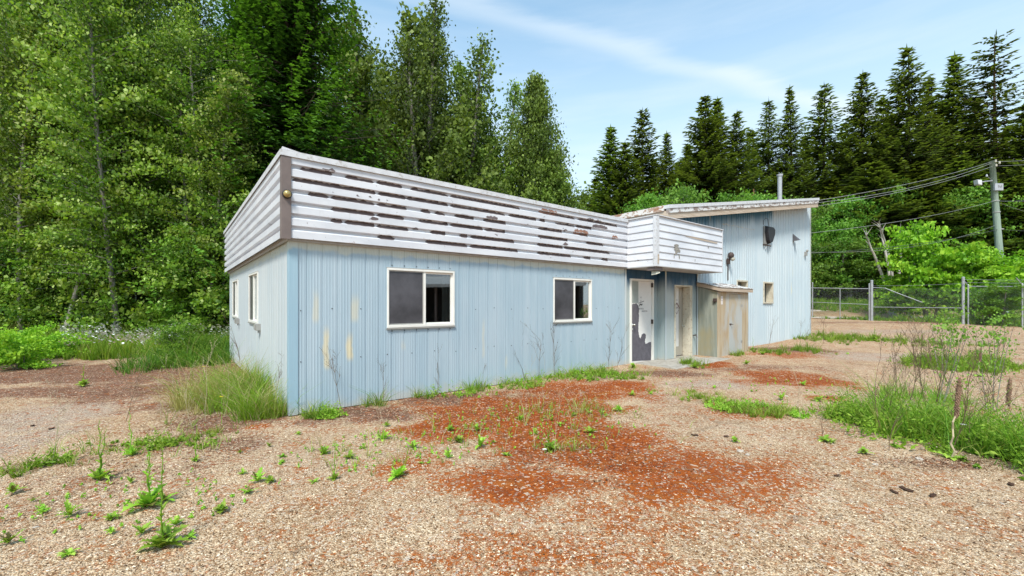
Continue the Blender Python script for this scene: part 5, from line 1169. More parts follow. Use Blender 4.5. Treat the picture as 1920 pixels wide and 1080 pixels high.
for i, (px, py, d, k) in enumerate(F2):
    p_ = at(px, d); h_ = CAMZ+(HY-py)/F*d-p_.z
    plant_tree('fir_tree', FIR[k], p_, i*2.3, (1.3, 1.3, h_/24.4), ORD[sorted(b_[0] for b_ in F2).index(px)]+' fir from the left in the darker second row', group='second row firs')
# dead brown snag and far wood
mb = MB(); p_ = at(1413, 36); mb.tube([(0, 0, -.3), (.1, 0, 5), (0, 0, 9.5)], [.2, .15, .04], 8)
for k in range(26):
    z_ = 4+k*.2; a = k*2.4; l_ = R.uniform(.4, 1.1); mb.tube([(0, 0, z_), (math.cos(a)*l_, math.sin(a)*l_, z_-.25)], [.03, .01], 4)
o = mb.build('dead_snag', plain('rusty_dead_wood', (0.20, 0.10, 0.055), .9, .3)); o.location = p_; tag(o, 'small dead reddish brown snag above the workshop roof', 'dead tree')
r_ = np.random.default_rng(77); C = []; 
n_ = 60000; a_ = -1.30+2.5*r_.random(n_); dd_ = 56+22*r_.random(n_); xx = np.tan(a_)*0; X_ = np.sin(a_)*dd_*1.25; Y_ = np.cos(a_)*dd_*1.0
Hh = 7+6*vn(a_*20+50, dd_*0, 1.0, 9)+(a_ > -.35)*(a_ < .12)*-2+2.0*(a_ < -.2)*3; Zr = r_.random(n_)**.8*Hh
V, Fq = leaf_quads(np.stack([X_, Y_, Zr], 1), np.full(n_, 1.1), r_, .3, .6)
tag(link('far_forest', np_mesh('far_forest', V, Fq, M['leaf_fir'], {'tint': np.clip(.1+.5*r_.random(n_)*(Zr/Hh), 0, 1)})), 'unbroken dark wood far behind all the trees', 'forest', None, 'stuff')

# deciduous belt on the right
AL = [broad_mesh('alder_a', 8, 3.0, 90, 60, .17, 61, M['leaf_alder'], M['bark_grey'], oval, .6, .55, base=.08, tr=.12, trunks=3, spread=.5),
      broad_mesh('alder_b', 8, 2.7, 80, 55, .16, 62, M['leaf_alder'], M['bark_birch'], oval, .75, .5, base=.22, tr=.09, trunks=2, spread=.4)]
MP = broad_mesh('maple', 5.2, 2.6, 90, 34, .215, 71, M['leaf_maple'], M['bark_grey'], lambda t: 1.0-.45*t, .5, .42, base=.17, tr=.07, trunks=3, spread=.35, squash=.35)
al = [(1535, 395, 36, 0, 1.0, 'soft green alder behind the workshop corner'), (1590, 375, 36, 1, 1.0, 'alder directly above the chain link gate'), (1645, 352, 37, 0, .95, 'taller bright alder behind the leaning birch stems'),
      (1700, 340, 38, 0, 1.05, 'tallest bright alder left of the utility pole'), (1762, 372, 36, 1, 1.0, 'alder between the tallest one and the pole'), (1822, 365, 35, 0, 1.0, 'alder whose crown touches the utility pole'),
      (1560, 455, 35, 0, .9, 'low drooping alder by the gate'), (1640, 470, 36, 1, .6, 'thin leafed alder among the birch stems'), (1900, 430, 33, 0, .9, 'small alder under the firs at the right edge')]
for i, (px, py, d, k, wd, lab) in enumerate(al):
    p_ = at(px, d); h_ = CAMZ+(HY-py)/F*d-p_.z; plant_tree('alder_tree', AL[k], p_, i*1.4, (wd, wd, h_/8.1), lab, group='young alders beyond the fence')
for i, (px, py, d, wd, lab) in enumerate([(1748, 432, 25.6, .88, 'bright yellow green maple just left of the thin fence post'), (1812, 470, 24.6, .75, 'second bright maple between the fence post and the pole'), (1862, 490, 23.4, .85, 'maple leaning over the fence in front of the pole'), (1698, 520, 26.6, .62, 'low maple shoots beside the birch stems')]):
    p_ = at(px, d); h_ = CAMZ+(HY-py)/F*d-p_.z; plant_tree('maple_tree', MP, p_, i*1.9+.5, (wd, wd, h_/5.2), lab, group='maples at the fence')
for i, (px, py, d, lab) in enumerate([(1310, 362, 26, 'yellow green alder top peeking over the workshop roof'), (1395, 372, 28, 'alder top behind the snag over the roof'), (1345, 380, 27, 'lowest alder top over the roof'), (1250, 372, 29, 'alder top above the start of the workshop roof'), (1480, 378, 30, 'alder top right of the chimney pipe')]):
    p_ = at(px, d); h_ = CAMZ+(HY-py)/F*d-p_.z; plant_tree('alder_tree', AL[i % 2], p_, i, (.9, .9, h_/8.1), lab, group='alder tops over the roof')
# dark understory behind the right fence, bare birch stems
DK2 = [(1530, 37, 1.6), (1600, 39, 1.5), (1680, 38, 1.5), (1745, 37, 1.5), (1830, 36, 1.5), (1905, 34, 1.4), (1960, 32, 1.3), (1560, 40, 1.8), (1650, 39, 1.6)]
for i, (px, d, s) in enumerate(DK2):
    plant_tree('dark_shrub', (US[0], US[1]), at(px, d), i, (s, s, s*.75), ORD[sorted(b_[0] for b_ in DK2).index(px)]+' shaded shrub from the left under the right hand firs', 'shrub', 'shaded shrubs behind the right fence')
birches = [([(1672, 565), (1655, 520), (1640, 480), (1633, 465), (1624, 440)], 28.5, 'pale leaning birch stem nearest the gate, bending left'), ([(1678, 562), (1672, 510), (1665, 470), (1650, 425)], 29, 'pair of birch stems left of the maple, the taller'),
           ([(1671, 540), (1666, 500), (1655, 450), (1648, 415)], 29.5, 'pair of birch stems left of the maple, the fainter'), ([(1687, 560), (1686, 510), (1690, 470), (1688, 430)], 30, 'upright thin pale stem beside the maple shoots'), ([(1701, 555), (1707, 520), (1713, 500), (1716, 470)], 27.5, 'short pale stem leaning right into the maple')]
for P_, d, lab in birches:
    q0 = at(P_[0][0], d); pts_ = [Vector(((a-CX)/F*d, d, CAMZ+(HY-b)/F*d))-q0 for a, b in P_]; pts_[0] = Vector((0, 0, -.1)); n_ = len(pts_)
    root = empty('birch_tree', q0, 0, lab, 'birch', 'bare birch stems'); mb = MB(); mb.tube(pts_, [.10*(1-k/n_*.7) for k in range(n_)], 8); mb.build('trunk', M['bark_birch'], root, smooth=True)
    mb = MB()
    for k in range(9):
        a = pts_[-1].lerp(pts_[-2], R.random()); mb.tube([a, a+Vector((R.uniform(-.5, .5), R.uniform(-.3, .3), R.uniform(.1, .7)))], [.018, .006], 4)
    mb.build('twigs', M['bark_birch'], root)
for i, (px0, py0, px1, py1, d, r0) in enumerate([(1845, 370, 1845, 315, 33, .22), (1760, 360, 1762, 335, 36, .18), (1893, 520, 1907, 430, 30, .24)]):
    pass

# ================================================================== GRASS AND WEEDS
def blades(name, label, pts_, hmin, hmax, width, seed, tlo, thi, lean=.35, straw=.08, mat=None, cat='grass', tuft=26):
    r = np.random.default_rng(seed); n = len(pts_); nt_ = max(3, n//tuft); ci = r.integers(0, nt_, n); cen = pts_[:nt_] if nt_ < n else pts_; cen = pts_[r.permutation(n)[:nt_]]
    th = r.random(nt_); tt = r.random(nt_); rad_ = np.abs(r.standard_normal(n))*(.012+.10*hmax*th[ci]); az = r.random(n)*6.283; loose = r.random(n) < .22
    x = np.where(loose, pts_[:, 0], cen[ci, 0]+np.cos(az)*rad_); y = np.where(loose, pts_[:, 1], cen[ci, 1]+np.sin(az)*rad_); z = gzz(x, y)
    cl = np.clip(.40*vn(x, y, 2.3, seed+5)+.60*tt[ci]+.15*r.standard_normal(n), 0, 1); h = (hmin+(hmax-hmin)*r.random(n)**1.5*(.15+1.15*th[ci]))*(.35+1.05*vn(x, y, 2.6, seed+6)); h = np.where(loose, h*.6, h); ln = lean*(.3+1.3*r.random(n))*h
    fa = r.random(n)*6.283; wx, wy = np.cos(fa)*width*.5*(.7+.6*r.random(n)), np.sin(fa)*width*.5
    dx, dy = np.cos(az)*ln, np.sin(az)*ln
    V = np.zeros((n, 6, 3))
    for k, (f_, wv_) in enumerate(((0, 1), (.5, .8), (1, .12))):
        X = x+dx*f_**1.8; Y = y+dy*f_**1.8; Z = z+h*f_*(1-.12*f_)-.01*(k == 0)
        V[:, 2*k] = np.stack([X-wx*wv_, Y-wy*wv_, Z], 1); V[:, 2*k+1] = np.stack([X+wx*wv_, Y+wy*wv_, Z], 1)
    fi = np.array([(0, 1, 3, 2), (2, 3, 5, 4)]); FF = (np.arange(n)[:, None, None]*6+fi[None]).reshape(-1, 4)
    t_ = np.clip(tlo-.12+(thi-tlo+.16)*(.6*cl+.4*r.random(n)), 0, .84); t_[r.random(n) < straw] = .8+.2*r.random()
    T = np.repeat(t_, 2)
    me = np_mesh(name, V.reshape(-1, 3), FF, mat or M['grass'], {'tint': T}); return tag(link(name, me), label, cat, None, 'stuff')
def in_building(x, y, m=0.03):
    tu = (x-OX)*UX+(y-OY)*UY; tv = -(x-OX)*UY+(y-OY)*UX
    a = (tu > -m) & (tu < UIN) & (tv > -m) & (tv < LV+m); b = (tu > UIN-.1) & (tu < UR+m) & (tv > V2-m) & (tv < BV+m); c_ = (tu > KU0-m) & (tu < KU1+m) & (tv > KV-m) & (tv < 0)
    return a | b | c_
def scatter(blob, n, seed, clump=0.0, rough=.8, depthmin=0):
    """points on the ground inside soft ellipses (px,py,half width px,half height px)"""
    r = np.random.default_rng(seed); out_ = []
    tot = sum(b[4] if len(b) > 4 else 1 for b in blob)
    for b in blob:
        c_ = gp(b[0], b[1]); rx = b[2]*c_.y/F; ry = max(.10, b[3]*c_.y*c_.y/(F*CAMZ)); k = int(n*(b[4] if len(b) > 4 else 1)/tot)
        a = r.random(k)*6.283; q_ = r.random(k)**.5*(1+.35*r.standard_normal(k)*.6); X = c_.x+np.cos(a)*q_*rx; Y = c_.y+np.sin(a)*q_*ry; out_.append(np.stack([X, Y], 1))
    P_ = np.concatenate(out_)
    if clump:
        nz_ = vn(P_[:, 0], P_[:, 1], 3.0, seed+3)*.6+vn(P_[:, 0], P_[:, 1], 9.0, seed+4)*.4; P_ = P_[nz_ > clump]
    return P_[~in_building(P_[:, 0], P_[:, 1])]
# meadow on the left, from the gravel's edge to the fence
r_ = np.random.default_rng(5); n_ = 60000
Y_ = 10.8+6.2*r_.random(n_); X_ = -24+23*r_.random(n_); edge = 10.9+.7*vn(X_, Y_*0, .8, 2)+.10*np.abs(X_+10); ok = (Y_ > edge) & ~in_building(X_, Y_) & (X_ > -1.45*Y_)
PM = np.stack([X_, Y_], 1)[ok]
blades('meadow_grass', 'tall green meadow grass with flowers behind the gravel on the left', PM, .22, .70, .016, 3, .42, .84, .35, .03)
# white daisies in that meadow
r_ = np.random.default_rng(15); 
def flowers(name, label, n, px0, px1, d0, d1, hz_, seed, s_=.022):
    r = np.random.default_rng(seed); d = d0+(d1-d0)*r.random(n); px = px0+(px1-px0)*r.random(n); x = (px-CX)/F*d; ok = (vn(x, d, 1.1, seed) > .38) & ~in_building(x, d); x, d = x[ok], d[ok]; n = len(x); z = gzz(x, d)+hz_*(.65+.5*r.random(n))
    C = np.stack([x, d, z], 1); V = np.zeros((n, 6, 3)); rad = s_*(.7+.6*r.random(n)); tl = r.standard_normal((n, 2))*.35
    for k in range(6):
        a = k*1.047; V[:, k, 0] = x+np.cos(a)*rad; V[:, k, 1] = d+np.sin(a)*rad; V[:, k, 2] = z+rad*(np.cos(a)*tl[:, 0]+np.sin(a)*(tl[:, 1]-.5))
    return tag(link(name, np_mesh(name, V.reshape(-1, 3), np.arange(6*n).reshape(n, 6), M['flower_white'], {'tint': np.zeros(n)})), label, 'flowers', None, 'stuff')
flowers('daisies', 'many small white daisies in the meadow grass on the left', 2600, 110, 455, 11.0, 15.5, .68, 3, .024)
TUFT = [(475, 752, 52, 20, 1.2), (452, 732, 44, 22, 1), (500, 778, 42, 10, 1), (482, 712, 40, 18, .9), (430, 760, 30, 12, .35)]
blades('tall_grass_clump', 'tall yellow green grass clump against the end wall and corner', scatter(TUFT, 9500, 8, .36), .12, .80, .008, 9, .42, .84, .8, .18)
blades('dry_grass', 'straw coloured dead grass lying by the end wall', scatter([(455, 735, 55, 26, 1), (395, 760, 50, 16, .35)], 3000, 10), .20, .85, .006, 11, .80, 1.0, 1.0, 1.0)
blades('bushy_grass', 'dark green feathery grass mound behind the end wall corner', scatter([(390, 675, 75, 18, 1), (430, 660, 45, 14, .7)], 8000, 12), .20, .85, .011, 13, .05, .55, .6, .03)
blades('wall_grass', 'thin green grass growing along the foot of the long front wall', scatter([(600, 783, 40, 5, 1), (690, 760, 50, 5, .7), (760, 745, 60, 5, .6), (860, 733, 60, 6, 1), (940, 722, 70, 8, 1.3), (1060, 708, 90, 9, 2.2), (1140, 705, 70, 9, 2.4), (1180, 712, 30, 6, .8)], 6500, 14, .42), .05, .32, .008, 15, .30, .82, .8, .15)
blades('yard_grass', 'curved low band of yellow green weeds in the middle of the yard', scatter([(1330, 752, 45, 10, 1), (1390, 768, 60, 10, 1.3), (1450, 778, 55, 9, 1), (1250, 735, 50, 7, .5), (1490, 772, 30, 8, .4)], 3200, 16, .42), .03, .17, .008, 17, .45, .92, .8, .12)
blades('weed_patch_grass', 'large bright grass and weed patch at the right edge', scatter([(1660, 800, 80, 26, 1), (1750, 805, 100, 45, 2.2), (1850, 830, 90, 50, 2.2), (1900, 860, 60, 30, 1.2), (1620, 785, 50, 16, .8), (1720, 750, 60, 15, .7)], 11000, 18, .36), .05, .58, .009, 19, .35, .80, .7, .16)
blades('far_patch_grass', 'light green grass patch with thin saplings farther back on the right', scatter([(1800, 688, 85, 10, 1), (1750, 680, 40, 6, .5), (1860, 685, 35, 10, .6)], 6500, 20, .25), .08, .35, .014, 21, .45, .78, .4, .05)
blades('step_grass', 'bright grass tuft growing at the closet and doorstep', scatter([(1298, 684, 20, 5, 1), (1380, 665, 20, 3, .5), (1440, 660, 26, 5, .9), (1515, 658, 28, 6, .9), (1550, 640, 30, 7, 1)], 4200, 22), .06, .30, .010, 23, .35, .8, .5, .05)
blades('crack_grass', 'low green strip growing along the pavement crack on the right', scatter([(1600, 637, 90, 3, 1), (1560, 632, 40, 6, .8), (1700, 642, 60, 3, .4), (1780, 648, 120, 3, .5)], 5000, 24, .3), .05, .32, .016, 25, .35, .8, .4, .1)
blades('left_weeds', 'low band of green weeds crossing the gravel at the left edge', scatter([(30, 885, 60, 12, 1), (100, 870, 50, 9, .8), (240, 845, 40, 6, .4), (330, 828, 50, 7, .8), (400, 815, 40, 6, .6)], 1300, 26, .42), .03, .13, .008, 27, .35, .85, .8, .15)
def undergrowth(name, label, pts_, hmin, hmax, size, seed, tlo, thi, per=22, spread=.10):
    r = np.random.default_rng(seed); n = len(pts_); h = hmin+(hmax-hmin)*r.random(n)**1.8; k = per
    f_ = r.random((n, k)); az = r.random((n, k))*6.283; la = r.random((n, 1))*6.283; ln = .25*h[:, None]*r.random((n, 1))
    rad = spread*(.25+r.random((n, k)))*(1.15-f_)*np.minimum(1, h[:, None]/.2)
    X = pts_[:, :1]+np.cos(az)*rad+np.cos(la)*ln*f_**1.6; Y = pts_[:, 1:]+np.sin(az)*rad+np.sin(la)*ln*f_**1.6; Z = gzz(pts_[:, 0], pts_[:, 1])[:, None]+h[:, None]*f_+.01
    C = np.stack([X.ravel(), Y.ravel(), Z.ravel()], 1); V, Fq = leaf_quads(C, (size*(1.25-.75*f_)).ravel(), r, .05, .42)
    t_ = np.clip(tlo+(thi-tlo)*(.5*r.random((n, 1))+.5*r.random((n, k))), 0, 1).ravel()
    me = np_mesh(name, V, Fq, M['weed'], {'tint': t_}); return tag(link(name, me), label, 'weeds', None, 'stuff')
undergrowth('weed_undergrowth', 'leafy low weeds mixed through the big patch at the right edge', scatter([(1660, 810, 70, 26, 1), (1750, 820, 90, 40, 2), (1850, 850, 80, 40, 2), (1900, 880, 50, 26, 1.2), (1600, 790, 40, 16, .6)], 760, 51, .40), .04, .50, .050, 52, .20, .95, 20, .12)
undergrowth('weed_undergrowth', 'leafy weeds among the dark mound beside the end wall', scatter([(395, 672, 70, 18, 1), (440, 660, 40, 16, .8)], 260, 53), .25, .85, .05, 54, .15, .6, 60, .14)
undergrowth('weed_undergrowth', 'leafy weeds at the foot of the long front wall', scatter([(610, 783, 30, 5, 1), (800, 742, 120, 6, 1), (960, 722, 80, 8, 1.3), (1090, 706, 100, 9, 3)], 420, 55, .3), .03, .22, .04, 56, .3, .9)
undergrowth('weed_undergrowth', 'leafy weeds in the low band across the middle of the yard', scatter([(1330, 752, 45, 10, 1), (1400, 768, 70, 11, 1.6), (1470, 778, 40, 8, 1)], 300, 57, .42), .02, .13, .035, 58, .4, 1.0)
undergrowth('weed_undergrowth', 'leafy weeds scattered along the left gravel band', scatter([(30, 885, 60, 14, 1), (100, 868, 50, 10, .8), (300, 835, 110, 12, 1.2)], 170, 59, .42), .02, .14, .04, 60, .3, 1.0)
undergrowth('weed_undergrowth', 'leafy weeds in the farther grass patch on the right', scatter([(1800, 688, 85, 10, 1)], 260, 61, .3), .05, .35, .05, 62, .4, .95)
undergrowth('seedlings', 'tiny green seedlings sprinkled over the moss and gravel', scatter([(1000, 800, 200, 45, 1.4), (720, 850, 160, 40, 1), (250, 940, 220, 60, 1), (1400, 720, 150, 22, .6)], 300, 63), .01, .07, .028, 64, .2, 1.0, 9, .05)
blades('sprig_grass', 'sparse single grass sprigs standing in the moss and gravel', scatter([(1000, 800, 210, 45, 1.4), (1080, 770, 90, 16, 1), (700, 850, 160, 40, .6), (300, 830, 160, 40, 1), (1050, 840, 50, 10, .6)], 1500, 65), .05, .30, .006, 66, .35, .95, .8, .35, tuft=9)
# bank of grass beyond the right fence
r_ = np.random.default_rng(6); n_ = 110000; Y_ = 19+16*r_.random(n_); X_ = 14+26*r_.random(n_)
# keep only the far side of the fence line, off the gravel road
side = (X_-21.56)*3.5+(Y_-25.5)*1.84
rdy = np.interp(X_, [p__[0] for p__ in rp], [p__[1] for p__ in rp]); ok = (side > .25) & (np.abs(Y_-rdy-.05) > 1.7) | ((side > .05) & (side < .8))
blades('verge_grass', 'grass bank beyond the chain link fence on the right', np.stack([X_, Y_], 1)[ok],   .16, .50, .035, 29, .30, .78, .4, .05)

def lobed_leaf(mb, base, az, length, width, rise, droop, t, seg=9, jag=.45):
    b = Vector(base); ca, sa = math.cos(az), math.sin(az); side = Vector((-sa, ca, 0)); pl = pr_ = None
    for k in range(seg+1):
        f_ = k/seg; c_ = b+Vector((ca, sa, 0))*length*f_*math.cos(rise*.7)+Vector((0, 0, length*(math.sin(rise)*f_-droop*f_*f_)))
        wd = width*(math.sin(min(1, f_*.9+.12)*math.pi)**.6)*(1+jag*(1 if k % 2 else -1))*.5
        if k == seg: wd = width*.05
        L_ = c_-side*wd+Vector((0, 0, wd*.35)); R_ = c_+side*wd+Vector((0, 0, wd*.35))
        if pl: mb.quad(pl, pc__, c_, L_, t); mb.quad(pc__, pr_, R_, c_, t)
        pl, pr_, pc__ = L_, R_, c_
def rosette(seed, n=12, length=.16, width=.045, rise=.5):
    rr = random.Random(seed); m = MB()
    for k in range(n):
        lobed_leaf(m, (0, 0, .005), k*2.4+rr.uniform(-.3, .3), length*rr.uniform(.4, 1.25), width*rr.uniform(.7, 1.5), rise*rr.uniform(.5, 2.3), rr.uniform(.15, .7), rr.uniform(.45, 1.0) if rr.random() > .08 else .05)
    return m
def stalk(seed, h, leafl=.05, n=None, lean=.1):
    rr = random.Random(seed); s_ = MB(); a = rr.random()*6.28; d = Vector((math.cos(a), math.sin(a), 0))*lean*h
    P_ = [d*(k/8)**1.5+Vector((.008*math.sin(k*2), .008*math.cos(k*1.7), h*k/8)) for k in range(9)]; s_.tube(P_, [.006*(1-k/11) for k in range(9)], 5, t=.5)
    l_ = MB(); n = n or int(h/.028)
    for k in range(n):
        f_ = k/n; p_ = P_[min(8, int(f_*8))].lerp(P_[min(8, int(f_*8)+1)], f_*8 % 1); lobed_leaf(l_, p_, k*2.4, leafl*(1.25-f_)*rr.uniform(.7, 1.3), leafl*.34*(1.2-f_*.6), .9, .3, rr.uniform(.35, .8), 4, .2)
    return s_, l_
class_m = {}
def big_weed(name, label, p_, h, rl, seed, cat='weed', group=None, nst=1, rose=True, redden=0):
    root = empty(name, p_, seed*1.3, label, cat, group); m = MB()
    if rose: m = rosette(seed, 22, rl*.85, rl*.27, .95)
    st = MB()
    for k in range(nst):
        s_, l_ = stalk(seed+k*7, h*(1-.18*k), max(.03, rl*.34), lean=.05+.06*k); 
        for src, dst in ((s_, st), (l_, m)):
            n0 = len(dst.v); dst.v += src.v; dst.f += [tuple(n0+i for i in f) for f in src.f]; dst.t += src.t
    m.build('leaves', M['weed'], root)
    if nst: st.build('stem', M['weed'], root)
    return root
gl = lambda px, py: gp(px, py)
bw = [(303, 1028, .62, .20, 1, 1, 'tall lettuce weed in the foreground with a broad leaf rosette'), (278, 950, .50, .19, 2, 2, 'bushy rosette weed directly behind the foreground lettuce weed'), (187, 900, .52, .15, 3, 2, 'upright bright weed with a tapering spire at the left'),
      (155, 725, .42, .20, 4, 1, 'bright weed alone on the brown debris at the left'), (247, 855, .45, .12, 5, 1, 'slim weed with a reddish stem left of the tall pair'), (366, 865, .35, .07, 6, 1, 'thin reddening weed right of the tall pair'),
      (60, 690, .0, .1, 7, 0, ''), (627, 900, .34, .09, 8, 1, 'small upright weed with a dark stem in open gravel'), (843, 808, .24, .10, 9, 2, 'upright sprig at the left end of the orange moss'),
      (975, 787, .20, .09, 10, 1, 'sprig standing in the upper orange moss'), (1030, 845, .30, .14, 11, 3, 'pale woolly weed clump in the orange moss'), (718, 825, .12, .13, 12, 1, 'round leafy weed near the pale straws'),
      (608, 852, .10, .12, 13, 1, 'leafy weed left of the pale straws'), (745, 895, .04, .15, 14, 1, 'flat bright dandelion in the gravel below the straws'), (1448, 640, .85, .13, 15, 3, 'tall dark leafy weed against the corrugated wall'),
      (1412, 655, .40, .10, 16, 1, 'small weed between closet and the tall dark one'), (1400, 683, .10, .14, 17, 2, 'round bright weed in front of the closet'), (1430, 665, .12, .16, 18, 2, 'green bushy weed at the closet foot'),
      (1640, 640, .55, .22, 19, 4, 'leafy green bush in the far pavement crack'), (1302, 690, .12, .18, 20, 2, 'lime green weed on the doorstep edge'), (1188, 690, .12, .17, 21, 2, 'dark green dandelion at the foot of the white door'), (1535, 752, .06, .12, 22, 1, 'flat green weed in the right gravel'),
      (1378, 828, .05, .08, 23, 1, 'little green weed beside the brown leaf'), (415, 960, .06, .10, 24, 2, 'low grassy weed right of the foreground rosettes'), (207, 975, .05, .07, 25, 1, 'tiny pale weed left of the foreground rosettes'), (530, 858, .05, .06, 26, 1, 'tiny dark weed above the open gravel'),
      (1160, 770, .10, .12, 27, 2, 'weed at the right end of the orange moss'), (860, 830, .08, .12, 28, 2, 'broad weed at the lower edge of the moss')]
for px, py, h, rl, sd_, ns_, lab in bw:
    if not lab: continue
    big_weed('leafy_weed', lab, gl(px, py), max(.05, h), rl, sd_, 'weed', nst=ns_)
# small repeats
SM = [rosette(60+k, 13+2*k, .05+.012*k, .017, .95) for k in range(4)]; SMm = [m.mesh('small_weed', M['weed']) for m in SM]
small = [(645, 828), (680, 843), (655, 860), (505, 838), (530, 868), (483, 905), (455, 890), (465, 925), (508, 905), (78, 958), (130, 968), (62, 940), (210, 1000), (25, 925), (80, 962), (15, 1020), (130, 1040), (245, 905), (265, 1000), (900, 840), (925, 830), (950, 855), (1005, 815), (1050, 798), (1075, 780),
         (790, 870), (840, 860), (775, 842), (705, 850), (725, 800), (1108, 812), (1130, 778), (1105, 775), (450, 850), (330, 985), (310, 940), (1590, 810), (1560, 830), (1465, 750), (1410, 735), (1340, 728), (1505, 722), (590, 905), (895, 808), (925, 775), (1220, 740), (1185, 742), (1035, 790), (560, 815), (1620, 850), (1665, 745), (1745, 655), (1590, 665), (355, 1010)]
def zone(px, py): return 'in the near left gravel' if px < 420 and py > 890 else 'in the gravel below the building corner' if px < 760 and px > 420 else 'at the far left' if px <= 420 else 'on or beside the orange moss' if px < 1300 else 'on the right side of the yard'
for i, (px, py) in enumerate(small):
    o = link('small_weed', SMm[i % 4]); o.location = gl(px, py); o.rotation_euler.z = i*1.7; s_ = .55+1.0*((i*37) % 11)/11; o.scale = (s_, s_, s_*(.7+.9*((i*53) % 7)/7))
    zn = [(q_, w_) for q_, w_ in small if zone(q_, w_) == zone(px, py)]; tag(o, 'small flat green weed '+zone(px, py)+', '+ORD[sorted(zn).index((px, py))]+' from the left', 'weed', 'small weeds dotted over the yard')
# bramble bush at the left edge and leafy clump behind
BB = broad_mesh('bramble', 1.15, 1.15, 46, 34, .085, 81, M['leaf_maple'], M['bark_grey'], lambda t: 1.0-.3*t, .5, .2, base=.02, tr=.015, trunks=4, spread=.2, squash=.6)
for i, (px, py, s_, lab) in enumerate([(45, 690, .72, 'light green bramble bush at the left edge'), (-20, 684, .8, 'bramble bush cut by the left edge'), (95, 672, .6, 'bramble bush right behind the first one')]):
    plant_tree('bramble_bush', BB, gl(px, py), i*2, (s_, s_, s_*.85), lab, 'bush')
plant_tree('leafy_bush', (US[0], US[1]), at(342, 11.6, 0), 1, (.28, .28, .24), 'small dark leafy bush among the daisies', 'bush')
plant_tree('leafy_bush', (AL[0][0], AL[0][1]), at(1865, 21.3, 0), 2, (.42, .42, .26), 'round dark bush at the foot of the right fence', 'bush')

# dead stems: branching, with seed heads
def dead(seed, h, spread=.5, nb=7, seeds=True, th=.0062):
    rr = random.Random(seed); m = MB()
    def br(p_, d, l_, th_, lev):
        P_ = [p_]; q_ = p_.copy(); dd = d.copy()
        for k in range(4):
            dd = (dd+Vector((rr.uniform(-.15, .15), rr.uniform(-.15, .15), rr.uniform(-.05, .12)))).normalized(); q_ = q_+dd*l_/4; P_.append(q_.copy())
        m.tube(P_, [th_, th_*.85, th_*.7, th_*.55, th_*.35], 4, t=rr.random(), cap=False)
        if lev:
            for k in range(nb if lev == 2 else 4):
                s_ = P_[rr.randint(1, 4)]; br(s_, (dd+Vector((rr.uniform(-1, 1), rr.uniform(-1, 1), rr.uniform(-.1, .6)))*spread*1.2).normalized(), l_*rr.uniform(.25, .5), th_*.5, lev-1)
        elif seeds:
            for k in range(3):
                c_ = P_[-1-k] ; s2 = .006; m.poly([c_+Vector((-s2, 0, 0)), c_+Vector((0, 0, -s2)), c_+Vector((s2, 0, 0)), c_+Vector((0, 0, s2*1.6))], .5)
    br(Vector((0, 0, -.01)), Vector((rr.uniform(-.25, .25), rr.uniform(-.25, .25), 1)).normalized(), h, th, 2); return m
DD = [dead(90+k, 1.0, .5 if k % 2 else .8, 6+k % 3).mesh('dried_weed', M['dry']) for k in range(4)]
DS = [dead(95+k, 1.0, .35, 4, True, .0045).mesh('dried_straw', M['straw']) for k in range(3)]
dl = [(640, 770, .75, 0, 'dead branching stem leaning right against the front wall near the corner'), (236, 790, .55, 1, 'dark dead stem standing on the left gravel'), (1140, 695, .85, 2, 'tangled dead stems left of the white door'), (1155, 698, .75, 3, 'second dead tangle beside the white door'),
      (905, 727, .7, 3, 'dead stem below the second window'), (985, 715, .9, 1, 'tall dead stem between the second window and the grass'), (1010, 713, .8, 0, 'arching dead stem under the second window'), (510, 770, .6, 0, 'dead stem at the building corner'), (540, 772, .5, 2, 'short dead stem by the corner flashing'),
      (1040, 708, .9, 2, 'fine dead stem right below the second window'), (470, 700, .95, 1, 'dead dotted stalk against the end wall'), (450, 690, 1.0, 3, 'taller dead dotted stalk against the end wall'), (720, 762, .5, 2, 'faint dead stem below the first window'), (820, 742, .7, 1, 'dead stem right of the first window'),
      (405, 800, .35, 3, 'dead twig in the left grass'), (1440, 650, .7, 1, 'dead stem leaning on the corrugated wall'), (1500, 642, .6, 2, 'dead stem near the far wall corner'), (1545, 645, .9, 0, 'brown dead stem past the wall corner'), (1515, 648, .7, 3, 'pale dead stem at the wall corner')]
for i, (px, py, s_, k, lab) in enumerate(dl):
    o = link('dried_weed', DD[k]); o.location = gl(px, py); o.rotation_euler.z = i*2.2; o.scale = (s_, s_, s_); tag(o, lab, 'dead stem')
rr_ = random.Random(44); DQ = []
_dk = dead(131, 1.0, .35, 8, True, .012).mesh('dock_stalk', M['rust_stalk'])
root = empty('dock_plant', gl(1545, 826), 0, 'low rust red dock stalk left of the right weed patch', 'dead plant'); o = link('seed_spike', _dk, root); o.scale = (.26,)*3; rosette(77, 9, .10, .04, .3).build('leaves', M['weed'], root)
for i in range(26):
    px, py = rr_.uniform(1640, 1920), rr_.uniform(740, 850); o = link('dried_weed', DD[i % 4]); o.location = gl(px, py); o.rotation_euler.z = i*1.9; s_ = rr_.uniform(.45, .85); o.scale = (s_, s_, s_)
    tag(o, ORD[i]+' dry brown stem of the right weed patch, '+('near its front' if py > 800 else 'toward its back'), 'dead stem', 'dry stems in the right weed patch')
for i in range(16):
    px, py = rr_.uniform(1700, 1880), rr_.uniform(672, 700); o = link('dried_weed', DD[i % 4]); o.location = gl(px, py); o.rotation_euler.z = i*1.9; s_ = rr_.uniform(.6, 1.0); o.scale = (s_, s_, s_)
    tag(o, ORD[i]+' dry stem in the farther weed patch, '+('at its left side' if px < 1790 else 'at its right side'), 'dead stem', 'dry stems in the far patch')
